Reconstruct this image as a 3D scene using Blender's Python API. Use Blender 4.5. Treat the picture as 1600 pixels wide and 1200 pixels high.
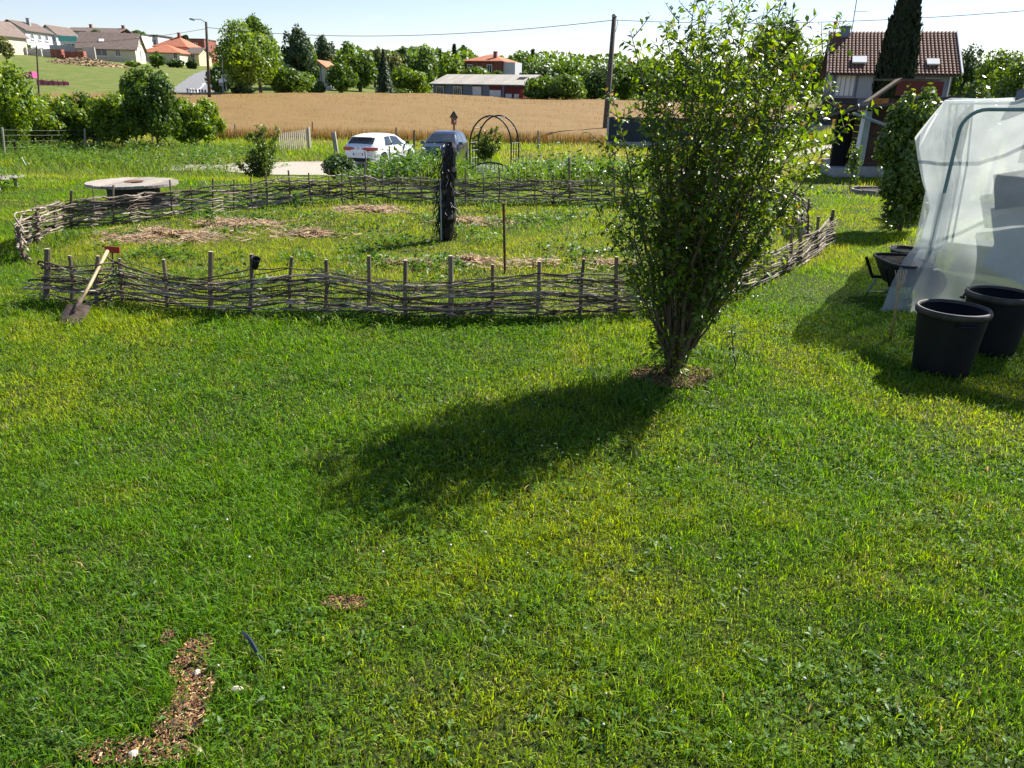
import bpy, math, random
import numpy as np
from mathutils import Vector, Matrix
for o in list(bpy.data.objects): bpy.data.objects.remove(o)
random.seed(7); RNG = np.random.default_rng(11)
SC = bpy.context.scene; COL = SC.collection
# ---------------------------------------------------------------- camera
FPX, HORIZON, CAM_H, ROLL = 1200.0, 140.0, 2.15, math.radians(1.0)
PITCH = math.atan((600 - HORIZON) / FPX)
cam = bpy.data.objects.new('camera', bpy.data.cameras.new('camera')); COL.objects.link(cam)
cam.data.sensor_width = 36; cam.data.lens = FPX / 1600 * 36; cam.data.clip_end = 5000; cam.data.clip_start = .05
F = np.array([0, math.cos(PITCH), -math.sin(PITCH)]); U0 = np.array([0, math.sin(PITCH), math.cos(PITCH)]); R0 = np.array([1., 0, 0])
RV = R0 * math.cos(ROLL) + U0 * math.sin(ROLL); UV = -R0 * math.sin(ROLL) + U0 * math.cos(ROLL)
CP = np.array([0, 0, CAM_H])
cam.matrix_world = Matrix(((RV[0], UV[0], -F[0], 0), (RV[1], UV[1], -F[1], 0), (RV[2], UV[2], -F[2], CAM_H), (0, 0, 0, 1)))
SC.camera = cam
# ---------------------------------------------------------------- sky, sun, exposure
SUN_AZ = math.atan2(.74, .67); SUN_EL = math.radians(41)        # azimuth from +Y towards +X
w = bpy.data.worlds.new('World'); SC.world = w; w.use_nodes = True
nt = w.node_tree; bg = nt.nodes['Background']
sky = nt.nodes.new('ShaderNodeTexSky'); sky.sky_type = 'NISHITA'; sky.sun_disc = False
sky.sun_elevation = SUN_EL; sky.sun_rotation = SUN_AZ; sky.air_density = 1.0; sky.dust_density = .1; sky.ozone_density = 1.5
tc = nt.nodes.new('ShaderNodeTexCoord'); mp = nt.nodes.new('ShaderNodeMapping'); mp.inputs['Scale'].default_value = (2.2, 2.2, 9)
ns = nt.nodes.new('ShaderNodeTexNoise'); ns.inputs['Scale'].default_value = 2.3; ns.inputs['Detail'].default_value = 7; ns.inputs['Roughness'].default_value = .55
rp = nt.nodes.new('ShaderNodeValToRGB'); rp.color_ramp.elements[0].position = .58; rp.color_ramp.elements[1].position = .82
rp.color_ramp.elements[1].color = (.45, .45, .45, 1)
mx = nt.nodes.new('ShaderNodeMixRGB'); mx.inputs[2].default_value = (9, 9.2, 9.5, 1)
L = nt.links.new
L(tc.outputs['Generated'], mp.inputs[0]); L(mp.outputs[0], ns.inputs[0]); L(ns.outputs[0], rp.inputs[0]); L(rp.outputs[0], mx.inputs[0])
wb = nt.nodes.new('ShaderNodeMixRGB'); wb.blend_type = 'MULTIPLY'; wb.inputs[0].default_value = 1; wb.inputs[2].default_value = (.98, .94, 1.08, 1)
L(sky.outputs[0], wb.inputs[1]); L(wb.outputs[0], mx.inputs[1]); L(mx.outputs[0], bg.inputs[0]); bg.inputs[1].default_value = .055
sun = bpy.data.objects.new('sun', bpy.data.lights.new('sun', 'SUN')); COL.objects.link(sun)
sun.data.energy = 4.6; sun.data.angle = math.radians(.53); sun.data.color = (1, .95, .86)
SDIR = Vector((math.sin(SUN_AZ) * math.cos(SUN_EL), math.cos(SUN_AZ) * math.cos(SUN_EL), math.sin(SUN_EL)))
sun.rotation_euler = SDIR.to_track_quat('Z', 'Y').to_euler(); sun.location = (20, 20, 30)
SC.view_settings.view_transform = 'Standard'; SC.view_settings.look = 'None'; SC.view_settings.exposure = 1.4; SC.view_settings.gamma = 1
SC.view_settings.use_curve_mapping = False
SC.render.engine = 'CYCLES'; SC.cycles.max_bounces = 8; SC.cycles.transparent_max_bounces = 16
# ---------------------------------------------------------------- maths helpers
def sst(a, b, x):
    t = np.clip((np.asarray(x, float) - a) / (b - a), 0, 1); return t * t * (3 - 2 * t)
_perm = np.random.default_rng(3).random((256, 256))
def vnoise(x, y):
    xi = np.floor(x).astype(int); yi = np.floor(y).astype(int); fx = x - xi; fy = y - yi
    fx = fx * fx * (3 - 2 * fx); fy = fy * fy * (3 - 2 * fy)
    g = lambda i, j: _perm[i % 256, j % 256]
    return (g(xi, yi) * (1 - fx) + g(xi + 1, yi) * fx) * (1 - fy) + (g(xi, yi + 1) * (1 - fx) + g(xi + 1, yi + 1) * fx) * fy
def fnoise(x, y, s=1.0, o=3):
    x = np.asarray(x, float); y = np.asarray(y, float); t = 0; a = 1; n = 0
    for k in range(o):
        t = t + a * vnoise(x * s + 17.3 * k + 100, y * s + 9.1 * k + 100); n += a; a *= .5; s *= 2.03
    return t / n
def HT(x, y):
    """ground height: lawn at 0, a drop behind the wattle garden, a rise far left"""
    x = np.asarray(x, float); y = np.asarray(y, float); ys = np.maximum(y, 1)
    lat = 1 - sst(.26, .40, x / ys) * (1 - sst(60, 90, y))
    z = -1.35 * sst(17, 32, y) * (1 - sst(48, 88, y)) * lat + .35 * sst(60, 125, y)
    z = z + np.clip(-x, 0, 140) * .070 * sst(55, 165, y) + np.clip(-x, 0, 140) / 100 * .02 * np.clip(y - 165, 0, 90)
    z = z + (fnoise(x, y, .35, 2) - .5) * .07 * sst(8, 20, y) + (fnoise(x + 40, y, .9, 2) - .5) * .04
    return z
def h1(x, y): return float(HT(x, y))
def ray(px, py): return F * FPX + RV * (px - 800) - UV * (py - 600)
def P(px, py, d):
    r = ray(px, py); return CP + r * (d / r[1])
def g(px, py, z=0.0):
    r = ray(px, py); return CP + r * ((z - CAM_H) / r[2])
_D = 1.5 * 1.004 ** np.arange(1400)
def hit(px, py):
    """where the pixel's ray meets the ground"""
    r = ray(px, py); r = r / r[1]; x = CP[0] + r[0] * _D; y = CP[1] + r[1] * _D
    k = int(np.argmax(CP[2] + r[2] * _D < HT(x, y))); return np.array([x[k], y[k], h1(x[k], y[k])])
def col(px, d, py=150):
    p = P(px, py, d); return np.array([p[0], p[1], h1(p[0], p[1])])
def zpix(px, py, d): return float(P(px, py, d)[2])
# ---------------------------------------------------------------- materials
M = {}
def nodes(name):
    m = bpy.data.materials.new(name); m.use_nodes = True; M[name] = m; n = m.node_tree; return m, n, n.nodes['Principled BSDF']
def mat(name, c, rough=.7, var=.12, scale=6, metal=0, bump=0, c2=None, spec=.3, stretch=None, detail=5):
    m, n, b = nodes(name); b.inputs['Roughness'].default_value = rough; b.inputs['Metallic'].default_value = metal
    b.inputs['Specular IOR Level'].default_value = spec
    tc = n.nodes.new('ShaderNodeTexCoord'); no = n.nodes.new('ShaderNodeTexNoise'); no.inputs['Scale'].default_value = scale; no.inputs['Detail'].default_value = detail
    src = tc.outputs['Object']
    if stretch:
        mp = n.nodes.new('ShaderNodeMapping'); mp.inputs['Scale'].default_value = stretch; n.links.new(src, mp.inputs[0]); src = mp.outputs[0]
    n.links.new(src, no.inputs[0])
    r = n.nodes.new('ShaderNodeValToRGB'); r.color_ramp.elements[0].position = .3; r.color_ramp.elements[1].position = .7
    lo = c2 if c2 else tuple(max(0, v * (1 - var)) for v in c); hi = c if c2 else tuple(v * (1 + var) for v in c)
    r.color_ramp.elements[0].color = (*lo, 1); r.color_ramp.elements[1].color = (*hi, 1)
    n.links.new(no.outputs[0], r.inputs[0])
    oi = n.nodes.new('ShaderNodeObjectInfo'); hs = n.nodes.new('ShaderNodeHueSaturation'); ma = n.nodes.new('ShaderNodeMapRange')
    ma.inputs[3].default_value = 1 - var * .8; ma.inputs[4].default_value = 1 + var * .8
    n.links.new(oi.outputs['Random'], ma.inputs[0]); n.links.new(ma.outputs[0], hs.inputs['Value']); n.links.new(r.outputs[0], hs.inputs['Color'])
    n.links.new(hs.outputs[0], b.inputs['Base Color'])
    if bump:
        bp = n.nodes.new('ShaderNodeBump'); bp.inputs['Strength'].default_value = bump; bp.inputs['Distance'].default_value = .02
        n.links.new(no.outputs[0], bp.inputs['Height']); n.links.new(bp.outputs[0], b.inputs['Normal'])
    return m
def leafmat(name, c, c2, trans=.4, rough=.5, spec=.35, tcol=None, attr=False, noise=.6, spread=.35, hue=.478):
    """foliage: base colour varies by leaf and by place, part of the light passes through"""
    m, n, b = nodes(name); b.inputs['Roughness'].default_value = rough; b.inputs['Specular IOR Level'].default_value = spec
    geo = n.nodes.new('ShaderNodeNewGeometry')
    if attr:
        at = n.nodes.new('ShaderNodeAttribute'); at.attribute_name = 'tint'; cs = at.outputs['Color']
    else:
        no = n.nodes.new('ShaderNodeTexNoise'); no.inputs['Scale'].default_value = noise; no.inputs['Detail'].default_value = 3
        n.links.new(geo.outputs['Position'], no.inputs[0])
        mm = n.nodes.new('ShaderNodeMath'); mm.operation = 'ADD'
        m2 = n.nodes.new('ShaderNodeMapRange'); m2.inputs[3].default_value = -spread; m2.inputs[4].default_value = spread
        n.links.new(geo.outputs['Random Per Island'], m2.inputs[0]); n.links.new(no.outputs[0], mm.inputs[0]); n.links.new(m2.outputs[0], mm.inputs[1])
        r = n.nodes.new('ShaderNodeValToRGB'); r.color_ramp.elements[0].position = .2; r.color_ramp.elements[1].position = .8
        r.color_ramp.elements[0].color = (*c2, 1); r.color_ramp.elements[1].color = (*c, 1); n.links.new(mm.outputs[0], r.inputs[0]); cs = r.outputs[0]
    n.links.new(cs, b.inputs['Base Color'])
    tr = n.nodes.new('ShaderNodeBsdfTranslucent'); hs = n.nodes.new('ShaderNodeHueSaturation')
    hs.inputs['Hue'].default_value = hue; hs.inputs['Saturation'].default_value = 1.15; hs.inputs['Value'].default_value = 1.7
    n.links.new(cs, hs.inputs['Color']); n.links.new(hs.outputs[0], tr.inputs[0])
    mix = n.nodes.new('ShaderNodeMixShader'); mix.inputs[0].default_value = trans
    n.links.new(b.outputs[0], mix.inputs[1]); n.links.new(tr.outputs[0], mix.inputs[2]); n.links.new(mix.outputs[0], n.nodes['Material Output'].inputs[0])
    return m
# ---------------------------------------------------------------- mesh helpers
def basis(d):
    d = Vector(d).normalized(); a = Vector((0, 0, 1)) if abs(d.z) < .9 else Vector((1, 0, 0))
    u = d.cross(a).normalized(); return u, d.cross(u).normalized()
class MB:
    def __init__(s): s.v = []; s.f = []
    def box(s, c, size, rz=0, rot=None, taper=1):
        i = len(s.v); R_ = rot if rot is not None else Matrix.Rotation(rz, 3, 'Z'); c = Vector(c)
        for z in (-.5, .5):
            k = taper if z > 0 else 1
            for x, y in ((-.5, -.5), (.5, -.5), (.5, .5), (-.5, .5)):
                s.v.append(tuple(c + R_ @ Vector((x * size[0] * k, y * size[1] * k, z * size[2]))))
        s.f += [(i+3, i+2, i+1, i), (i+4, i+5, i+6, i+7)] + [(i+a, i+(a+1) % 4, i+4+(a+1) % 4, i+4+a) for a in range(4)]
        return s
    def tube(s, pts, rad, n=6, cap=True):
        pts = [Vector(p) for p in pts]; m = len(pts)
        if not hasattr(rad, '__len__'): rad = [rad] * m
        i0 = len(s.v); u = None
        for k, p in enumerate(pts):
            d = (pts[min(k+1, m-1)] - pts[max(k-1, 0)])
            if d.length < 1e-9: d = Vector((0, 0, 1))
            d.normalize()
            if u is None: u, _ = basis(d)
            u = (u - d * u.dot(d)); u = u.normalized() if u.length > 1e-6 else basis(d)[0]
            v = d.cross(u)
            for a in range(n):
                t = 2 * math.pi * a / n; s.v.append(tuple(p + (u * math.cos(t) + v * math.sin(t)) * rad[k]))
        for k in range(m - 1):
            for a in range(n):
                b = (a + 1) % n; q = i0 + k * n
                s.f.append((q + a, q + b, q + n + b, q + n + a))
        if cap:
            s.f.append(tuple(i0 + a for a in reversed(range(n)))); s.f.append(tuple(i0 + (m-1) * n + a for a in range(n)))
        return s
    def lathe(s, c, prof, n=24, caps=(True, True)):
        i0 = len(s.v)
        for r, z in prof:
            for a in range(n):
                t = 2 * math.pi * a / n; s.v.append((c[0] + r * math.cos(t), c[1] + r * math.sin(t), c[2] + z))
        for k in range(len(prof) - 1):
            for a in range(n):
                b = (a + 1) % n; q = i0 + k * n; s.f.append((q + a, q + b, q + n + b, q + n + a))
        if caps[0]: s.f.append(tuple(i0 + a for a in reversed(range(n))))
        if caps[1]: s.f.append(tuple(i0 + (len(prof)-1) * n + a for a in range(n)))
        return s
    def poly(s, pts):
        i = len(s.v); s.v += [tuple(map(float, p)) for p in pts]; s.f.append(tuple(range(i, i + len(pts)))); return s
    def prism(s, pts, off):
        i = len(s.v); n = len(pts); off = Vector(off)
        s.v += [tuple(map(float, p)) for p in pts] + [tuple(Vector(p) + off) for p in pts]
        s.f.append(tuple(range(i, i + n))); s.f.append(tuple(range(i + 2*n - 1, i + n - 1, -1)))
        for a in range(n):
            b = (a + 1) % n; s.f.append((i + b, i + a, i + n + a, i + n + b))
        return s
    def grid(s, rows):
        i = len(s.v); nr = len(rows); nc = len(rows[0])
        for r in rows: s.v += [tuple(map(float, p)) for p in r]
        for a in range(nr - 1):
            for b in range(nc - 1): q = i + a * nc + b; s.f.append((q, q + 1, q + nc + 1, q + nc))
        return s
def tag(o, label=None, cat=None, group=None, kind=None):
    for k, v in (('label', label), ('category', cat), ('group', group), ('kind', kind)):
        if v: o[k] = v
    return o
def root_of(o):
    while o.parent: o = o.parent
    return o
def obj(name, mb, m, parent=None, smooth=False, local=False, loc=None):
    """one mesh object; vertices come in world space unless local"""
    me = bpy.data.meshes.new(name); off = Vector((0, 0, 0))
    if parent and not local: off = root_of(parent).location
    if loc is not None: off = Vector(loc)
    me.from_pydata([(v[0]-off[0], v[1]-off[1], v[2]-off[2]) for v in mb.v], [], mb.f); me.update()
    for x in (m if isinstance(m, (list, tuple)) else [m]): me.materials.append(M[x])
    if smooth: me.polygons.foreach_set('use_smooth', [True] * len(me.polygons))
    o = bpy.data.objects.new(name, me); COL.objects.link(o)
    if parent: o.parent = parent
    if loc is not None: o.location = loc
    return o
def thing(name, loc, label, cat, group=None, rz=0):
    o = bpy.data.objects.new(name, None); COL.objects.link(o); o.location = Vector(tuple(map(float, loc))); o.rotation_euler.z = rz
    o.empty_display_size = .2
    return tag(o, label, cat, group)
def npmesh(name, V, Fa, m, parent=None, tint=None, nside=3, smooth=False):
    """mesh straight from arrays: V (n,3), Fa (m,nside)"""
    me = bpy.data.meshes.new(name); V = np.asarray(V, np.float32)
    if parent: V = V - np.array(root_of(parent).location, np.float32)
    me.vertices.add(len(V)); me.vertices.foreach_set('co', V.ravel())
    me.loops.add(Fa.size); me.loops.foreach_set('vertex_index', np.ascontiguousarray(Fa, np.int32).ravel())
    me.polygons.add(len(Fa)); me.polygons.foreach_set('loop_start', np.arange(0, Fa.size, nside, dtype=np.int32))
    if smooth: me.polygons.foreach_set('use_smooth', np.ones(len(Fa), bool))
    me.update(calc_edges=True); me.materials.append(M[m])
    if tint is not None:
        a = me.attributes.new('tint', 'FLOAT_COLOR', 'POINT'); c = np.ones((len(V), 4), np.float32); c[:, :3] = tint; a.data.foreach_set('color', c.ravel())
    o = bpy.data.objects.new(name, me); COL.objects.link(o)
    if parent: o.parent = parent
    return o
def unit(a): return a / np.maximum(np.linalg.norm(a, axis=-1, keepdims=True), 1e-9)
def leaves(C, N, D, ln, wd, fold=.25, curl=.2, flat=False):
    """leaf-shaped faces: C base points, D direction, N up normal; 6 verts, 4 tris each"""
    n = len(C); D = unit(D); S = unit(np.cross(D, N)); N = np.cross(S, D); ln = np.broadcast_to(ln, n)[:, None]; wd = np.broadcast_to(wd, n)[:, None]
    mid = C + D * ln * .5 - N * ln * .02
    if flat:
        v = np.stack([C, mid + S * wd * .5, C + D * ln - N * ln * curl, mid - S * wd * .5], 1); b = (np.arange(n) * 4)[:, None]
        return v.reshape(-1, 3), np.concatenate([b + [0, 2, 1], b + [0, 3, 2]], 1).reshape(-1, 3)
    v = np.stack([C, mid + S * wd * .5 + N * wd * fold, mid, mid - S * wd * .5 + N * wd * fold, C + D * ln - N * ln * curl], 1)
    b = (np.arange(n) * 5)[:, None]
    f = np.concatenate([b + [0, 2, 1], b + [2, 4, 1], b + [0, 3, 2], b + [2, 3, 4]], 1).reshape(-1, 3)
    return v.reshape(-1, 3), f
def quads(C, N, ln, wd, rng):
    """rhombic leaf faces facing N with random spin"""
    n = len(C); N = unit(N); T = unit(np.cross(N, unit(rng.normal(size=(n, 3))))); S = np.cross(N, T)
    ln = np.broadcast_to(ln, n)[:, None]; wd = np.broadcast_to(wd, n)[:, None]
    v = np.stack([C - T * ln * .5, C + S * wd * .5, C + T * ln * .5, C - S * wd * .5], 1); b = (np.arange(n) * 4)[:, None]
    return v.reshape(-1, 3), (b + [0, 1, 2, 3])
# ---------------------------------------------------------------- shared materials
mat('bark', (.10, .075, .05), .9, .3, 30, bump=.6, stretch=(1, 1, .2))
mat('twig', (.085, .06, .04), .85, .35, 20)
mat('stake_wood', (.20, .155, .11), .85, .35, 25, bump=.5, stretch=(1, 1, .15), c2=(.09, .07, .05))
mat('rod_sunlit', (.42, .355, .28), .85, .35, 14, bump=.4, c2=(.17, .14, .11))  # rod wood with sunlight put into its pale colour
mat('rod_backlit', (.15, .115, .085), .85, .4, 14, bump=.4, c2=(.055, .042, .032))  # the same rod wood, backlit shade put into its dark colour
mat('cut_wood', (.42, .33, .22), .85, .2, 30)
mat('post_grey', (.26, .235, .20), .9, .3, 18, bump=.4, stretch=(1, 1, .15))
mat('handle_wood', (.46, .33, .19), .55, .2, 20, stretch=(1, 1, .1))
mat('rust_soil', (.10, .07, .05), .85, .5, 18, bump=.5, c2=(.035, .027, .022))
mat('rust', (.13, .055, .03), .85, .4, 25, bump=.3)
mat('red_paint', (.32, .03, .02), .5, .2, 8)
mat('black_plastic', (.008, .009, .011), .55, .25, 9, spec=.22)
mat('black_film', (.008, .008, .009), .5, .4, 20, spec=.3)
mat('dark_soil', (.028, .020, .014), .95, .5, 20, bump=1)
mat('white_paint', (.80, .80, .78), .6, .04, 3)
mat('galv', (.30, .34, .34), .45, .12, 9, metal=.3)
mat('pipe_green', (.15, .24, .23), .5, .15, 7)
mat('concrete', (.34, .33, .31), .9, .15, 6, bump=.3)
mat('gravel_mat', (.30, .265, .22), .95, .3, 60, bump=.6, detail=10)
mat('asphalt', (.20, .20, .205), .9, .12, 1.5)
mat('dark_metal', (.035, .035, .037), .5, .2, 8, metal=.4)
mat('glass', (.03, .04, .05), .08, .1, 2, spec=.7)
mat('wire_mat', (.12, .12, .12), .6, .1, 5, metal=.5)
mat('straw_mat', (.50, .42, .27), .9, .2, 20)
leafmat('grass_mat', (0, 0, 0), (0, 0, 0), .48, .5, .18, attr=True)
leafmat('wheat_stalk_mat', (0, 0, 0), (0, 0, 0), .2, .7, .15, attr=True, hue=.5)
# ================================================================ SETTING: ground, drive, road, field, grass
def ground_mat():
    m, n, b = nodes('ground_mat'); b.inputs['Roughness'].default_value = .95; b.inputs['Specular IOR Level'].default_value = .1
    geo = n.nodes.new('ShaderNodeNewGeometry')
    def noise(s, d=5):
        q = n.nodes.new('ShaderNodeTexNoise'); q.inputs['Scale'].default_value = s; q.inputs['Detail'].default_value = d; n.links.new(geo.outputs['Position'], q.inputs[0]); return q.outputs[0]
    def ramp(src, p0, c0, p1, c1):
        r = n.nodes.new('ShaderNodeValToRGB'); r.color_ramp.elements[0].position = p0; r.color_ramp.elements[1].position = p1
        r.color_ramp.elements[0].color = (*c0, 1); r.color_ramp.elements[1].color = (*c1, 1); n.links.new(src, r.inputs[0]); return r.outputs[0]
    fine = ramp(noise(45, 8), .35, (.020, .032, .008), .7, (.060, .080, .020))
    big = ramp(noise(.6, 9), .4, (.10, .145, .03), .62, (.16, .165, .05))
    mixn = n.nodes.new('ShaderNodeMixRGB'); mixn.blend_type = 'MIX'
    sx = n.nodes.new('ShaderNodeSeparateXYZ'); n.links.new(geo.outputs['Position'], sx.inputs[0])
    mr = n.nodes.new('ShaderNodeMapRange'); mr.inputs[1].default_value = 14; mr.inputs[2].default_value = 45; n.links.new(sx.outputs['Y'], mr.inputs[0])
    n.links.new(mr.outputs[0], mixn.inputs[0]); n.links.new(fine, mixn.inputs[1]); n.links.new(big, mixn.inputs[2]); n.links.new(mixn.outputs[0], b.inputs['Base Color'])
    bp = n.nodes.new('ShaderNodeBump'); bp.inputs['Distance'].default_value = .03; bp.inputs['Strength'].default_value = .8
    n.links.new(noise(60, 6), bp.inputs['Height']); n.links.new(bp.outputs[0], b.inputs['Normal'])
ground_mat()
def geo_steps(a, b, k=1.09, s=.4):
    out = [a]
    while out[-1] < b: out.append(out[-1] + s); s *= k
    return out
xs = np.arange(-14, 14.01, .35); xr = geo_steps(14, 700)[1:]; gx = np.array([-v for v in reversed(xr)] + list(xs) + xr)
gy = np.array([-40, -25, -14] + list(np.arange(-8, 26, .35)) + geo_steps(26, 1400)[0:])
X, Y = np.meshgrid(gx, gy); Z = HT(X, Y)
nr, nc = X.shape; ii = np.arange(nr * nc).reshape(nr, nc)
Fq = np.stack([ii[:-1, :-1], ii[:-1, 1:], ii[1:, 1:], ii[1:, :-1]], -1).reshape(-1, 4)
tag(npmesh('ground', np.stack([X, Y, Z], -1).reshape(-1, 3), Fq, 'ground_mat', nside=4, smooth=True), 'grassy garden ground rising to the hill at left', 'ground', kind='structure')
def ribbon(name, pts, width, m, lift, label, cat, step=.7):
    pts = np.array(pts, float); seg = np.r_[0, np.cumsum(np.linalg.norm(np.diff(pts[:, :2], axis=0), axis=1))]
    t = np.arange(0, seg[-1], step); cx = np.interp(t, seg, pts[:, 0]); cy = np.interp(t, seg, pts[:, 1]); wd = np.interp(t, seg, np.broadcast_to(width, len(pts)))
    tx = np.gradient(cx); ty = np.gradient(cy); l = np.hypot(tx, ty); nx, ny = -ty / l, tx / l
    rows = []
    for s in np.linspace(-.5, .5, 9):
        jit = (fnoise(t, t * 0 + s * 9, .6, 2) - .5) * .5 * (abs(s) > .45)
        x = cx + nx * (s * wd + jit); y = cy + ny * (s * wd + jit); rows.append(np.stack([x, y, HT(x, y) + lift], -1))
    o = obj(name, MB().grid(rows), m, smooth=True); return tag(o, label, cat, kind='structure')
drive_pts = [(-15.5, 35), (-13.5, 35.3), (-11, 36), (-7, 36.5), (0, 37), (7, 37), (13, 36), (17, 35)]
ribbon('gravel_drive', drive_pts, [2.4, 3, 6.5, 6.5, 4, 3.4, 3.4, 3.4], 'gravel_mat', .03, 'pale gravel drive running past the cars', 'drive')
rd = [P(250, 150, 88), P(300, 146, 97), P(316, 132, 118), P(330, 120, 140), P(345, 110, 165), P(380, 104, 200)]
ribbon('road', rd, 5.5, 'asphalt', .05, 'grey asphalt road climbing the hill at left', 'road', 2)
mk = [P(306, 146, 97) , P(321, 132, 118), P(334, 120, 140), P(348, 110, 165)]
ribbon('road_line', mk, .25, 'white_paint', .07, 'pale centre line of the hill road', 'road marking', 2)
ribbon('road', [P(292, 148, 95), P(400, 150, 97), P(520, 150, 104)], 5, 'asphalt', .06, 'side road in front of the hedges', 'road', 2)
# ---- wheat
leafmat('wheat_mat', (.28, .18, .07), (.185, .115, .042), .25, .7, .15, noise=.5, spread=.4, hue=.5)
def far_edge(x): return np.interp(x, [-60, -38, -22, -10, 10, 50], [72, 86, 100, 119, 121, 100])
def near_edge(x): return 54 + (fnoise(x, x * 0, .25, 3) - .5) * 2.5 + np.clip(x - 8, 0, 99) * .25
wx = np.linspace(-60, 45, 150); vv = np.linspace(0, 1, 110) ** 1.3
WX, VV = np.meshgrid(wx, vv); WY = near_edge(WX) + (far_edge(WX) - near_edge(WX)) * VV
WZ = HT(WX, WY) + .62 + (fnoise(WX, WY, .5, 3) - .5) * .22
WZ -= .62 * (1 - sst(0, .05, VV)) ; WZ[-1] -= .6; WZ[:, 0] -= .6; WZ[:, -1] -= .6
nr, nc = WX.shape; ii = np.arange(nr * nc).reshape(nr, nc); Fq = np.stack([ii[:-1, :-1], ii[:-1, 1:], ii[1:, 1:], ii[1:, :-1]], -1).reshape(-1, 4)
wheat_root = npmesh('wheat_field', np.stack([WX, WY, WZ], -1).reshape(-1, 3), Fq, 'wheat_mat', nside=4, smooth=True)
tag(wheat_root, 'ripe golden wheat field beyond the cars', 'wheat field', kind='stuff')
# ---- blades
def blades(name, x, y, h, wd, lean, tint, m='grass_mat', parent=None, z0=None, seed=1, simple=False):
    r = np.random.default_rng(seed); n = len(x); z = HT(x, y) if z0 is None else z0
    a = r.random(n) * 2 * math.pi; d = np.stack([np.cos(a), np.sin(a)], -1)
    if callable(lean): lean = lean(n)
    b2 = a + r.normal(size=n) * .5; s = np.stack([-np.sin(b2), np.cos(b2)], -1)
    V = np.zeros((n, 5, 3), np.float32)
    V[:, 0, 0] = x - s[:, 0] * wd / 2; V[:, 0, 1] = y - s[:, 1] * wd / 2; V[:, 0, 2] = z - .01
    V[:, 1, 0] = x + s[:, 0] * wd / 2; V[:, 1, 1] = y + s[:, 1] * wd / 2; V[:, 1, 2] = z - .01
    mx_ = x + d[:, 0] * lean * h * .30; my_ = y + d[:, 1] * lean * h * .30; mz = z + h * .52 * np.sqrt(np.clip(1 - (lean * .55) ** 2, .1, 1))
    V[:, 2, 0] = mx_ - s[:, 0] * wd * .5; V[:, 2, 1] = my_ - s[:, 1] * wd * .5; V[:, 2, 2] = mz
    V[:, 3, 0] = mx_ + s[:, 0] * wd * .5; V[:, 3, 1] = my_ + s[:, 1] * wd * .5; V[:, 3, 2] = mz
    V[:, 4, 0] = x + d[:, 0] * lean * h; V[:, 4, 1] = y + d[:, 1] * lean * h; V[:, 4, 2] = z + h * np.clip(1 - lean * .45, .3, 1)
    if simple:
        V = V[:, [0, 1, 4]]; Fa = np.arange(n * 3).reshape(-1, 3); return npmesh(name, V.reshape(-1, 3), Fa, m, parent, np.repeat(tint, 3, 0))
    V[:, 1, :] = (V[:, 0, :] + V[:, 1, :]) / 2; V = V[:, 1:]; b = (np.arange(n) * 4)[:, None]      # base, two shoulders, tip
    Fa = np.concatenate([b + [0, 2, 1], b + [1, 2, 3]], 1).reshape(-1, 3)
    return npmesh(name, V.reshape(-1, 3), Fa, m, parent, np.repeat(tint, 4, 0))
wr = np.random.default_rng(21); n = 60000
bx = wr.uniform(-55, 42, n); v_ = wr.random(n) ** 1.7; v_[:9000] = wr.random(9000) * .012; by = near_edge(bx) + (far_edge(bx) - near_edge(bx)) * v_
zt = HT(bx, by); front = (v_ < .006)
hh = wr.uniform(.7, .95, n); tw = np.stack([wr.uniform(.22, .40, n), wr.uniform(.145, .25, n), wr.uniform(.05, .10, n)], -1)
dk = wr.random(n) < .09; tw[dk] *= np.array([.45, .5, .5])
gp_ = (fnoise(bx, by, .08, 2) > .66) & (wr.random(n) < .5); tw[gp_] = (.20, .24, .06)
o = blades('wheat_stalks', bx, by, hh, wr.uniform(.03, .07, n) * (by / 55), np.abs(wr.normal(size=n)) * .25, tw, m='wheat_stalk_mat', parent=wheat_root, seed=22, simple=True); o['kind'] = 'stuff'
# ---- where grass may not grow
PATCH = []        # (x, y, rx, ry, rot, density left)
def patch(px, py, rx, ry, rot=0, keep=.05): p = hit(px, py); PATCH.append((p[0], p[1], rx, ry, rot, keep)); return p
CHIPS = [patch(300, 1035, .065, .13, 0, .10), patch(305, 1085, .065, .10, .2, .10), patch(285, 1130, .09, .09, 0, .10), patch(215, 1180, .20, .06, .2, .14), patch(540, 948, .10, .05, 0, .10), patch(265, 1000, .03, .05, .5, .3)]
TREE = hit(1050, 588); PATCH.append((TREE[0] + .02, TREE[1] - .05, .36, .26, 0, .12))
STRAW = [patch(255, 372, .75, .5, 0, .3), patch(375, 350, .7, .45, 0, .35), patch(490, 368, .5, .3, 0, .4), patch(580, 330, .8, .5, 0, .5), patch(730, 412, .6, .25, 0, .4), patch(745, 348, .6, .4, 0, .5), patch(900, 415, .9, .3, 0, .5), patch(640, 415, .5, .2, 0, .5)]
RING = hit(1378, 304); PATCH.append((RING[0], RING[1], .75, .6, 0, .1))
TB = np.array([4.51, 8.31]); TF = np.array([.845, -.535]); TK = np.array([.535, .845])      # tunnel corner, along its front, along its side
ENC = np.array([(-4.9, 7.85), (-6.2, 9.6), (-6.4, 12.2), (-3.1, 16), (1.05, 15.4), (4.6, 15), (5.4, 12.5), (4.9, 11.2), (3.1, 9.3), (1.02, 7.5)])
def inside(poly, x, y):
    c = np.zeros(len(x), bool); j = len(poly) - 1
    for i in range(len(poly)):
        (xi, yi), (xj, yj) = poly[i], poly[j]
        c ^= ((yi > y) != (yj > y)) & (x < (xj - xi) * (y - yi) / (yj - yi + 1e-12) + xi); j = i
    return c
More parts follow.
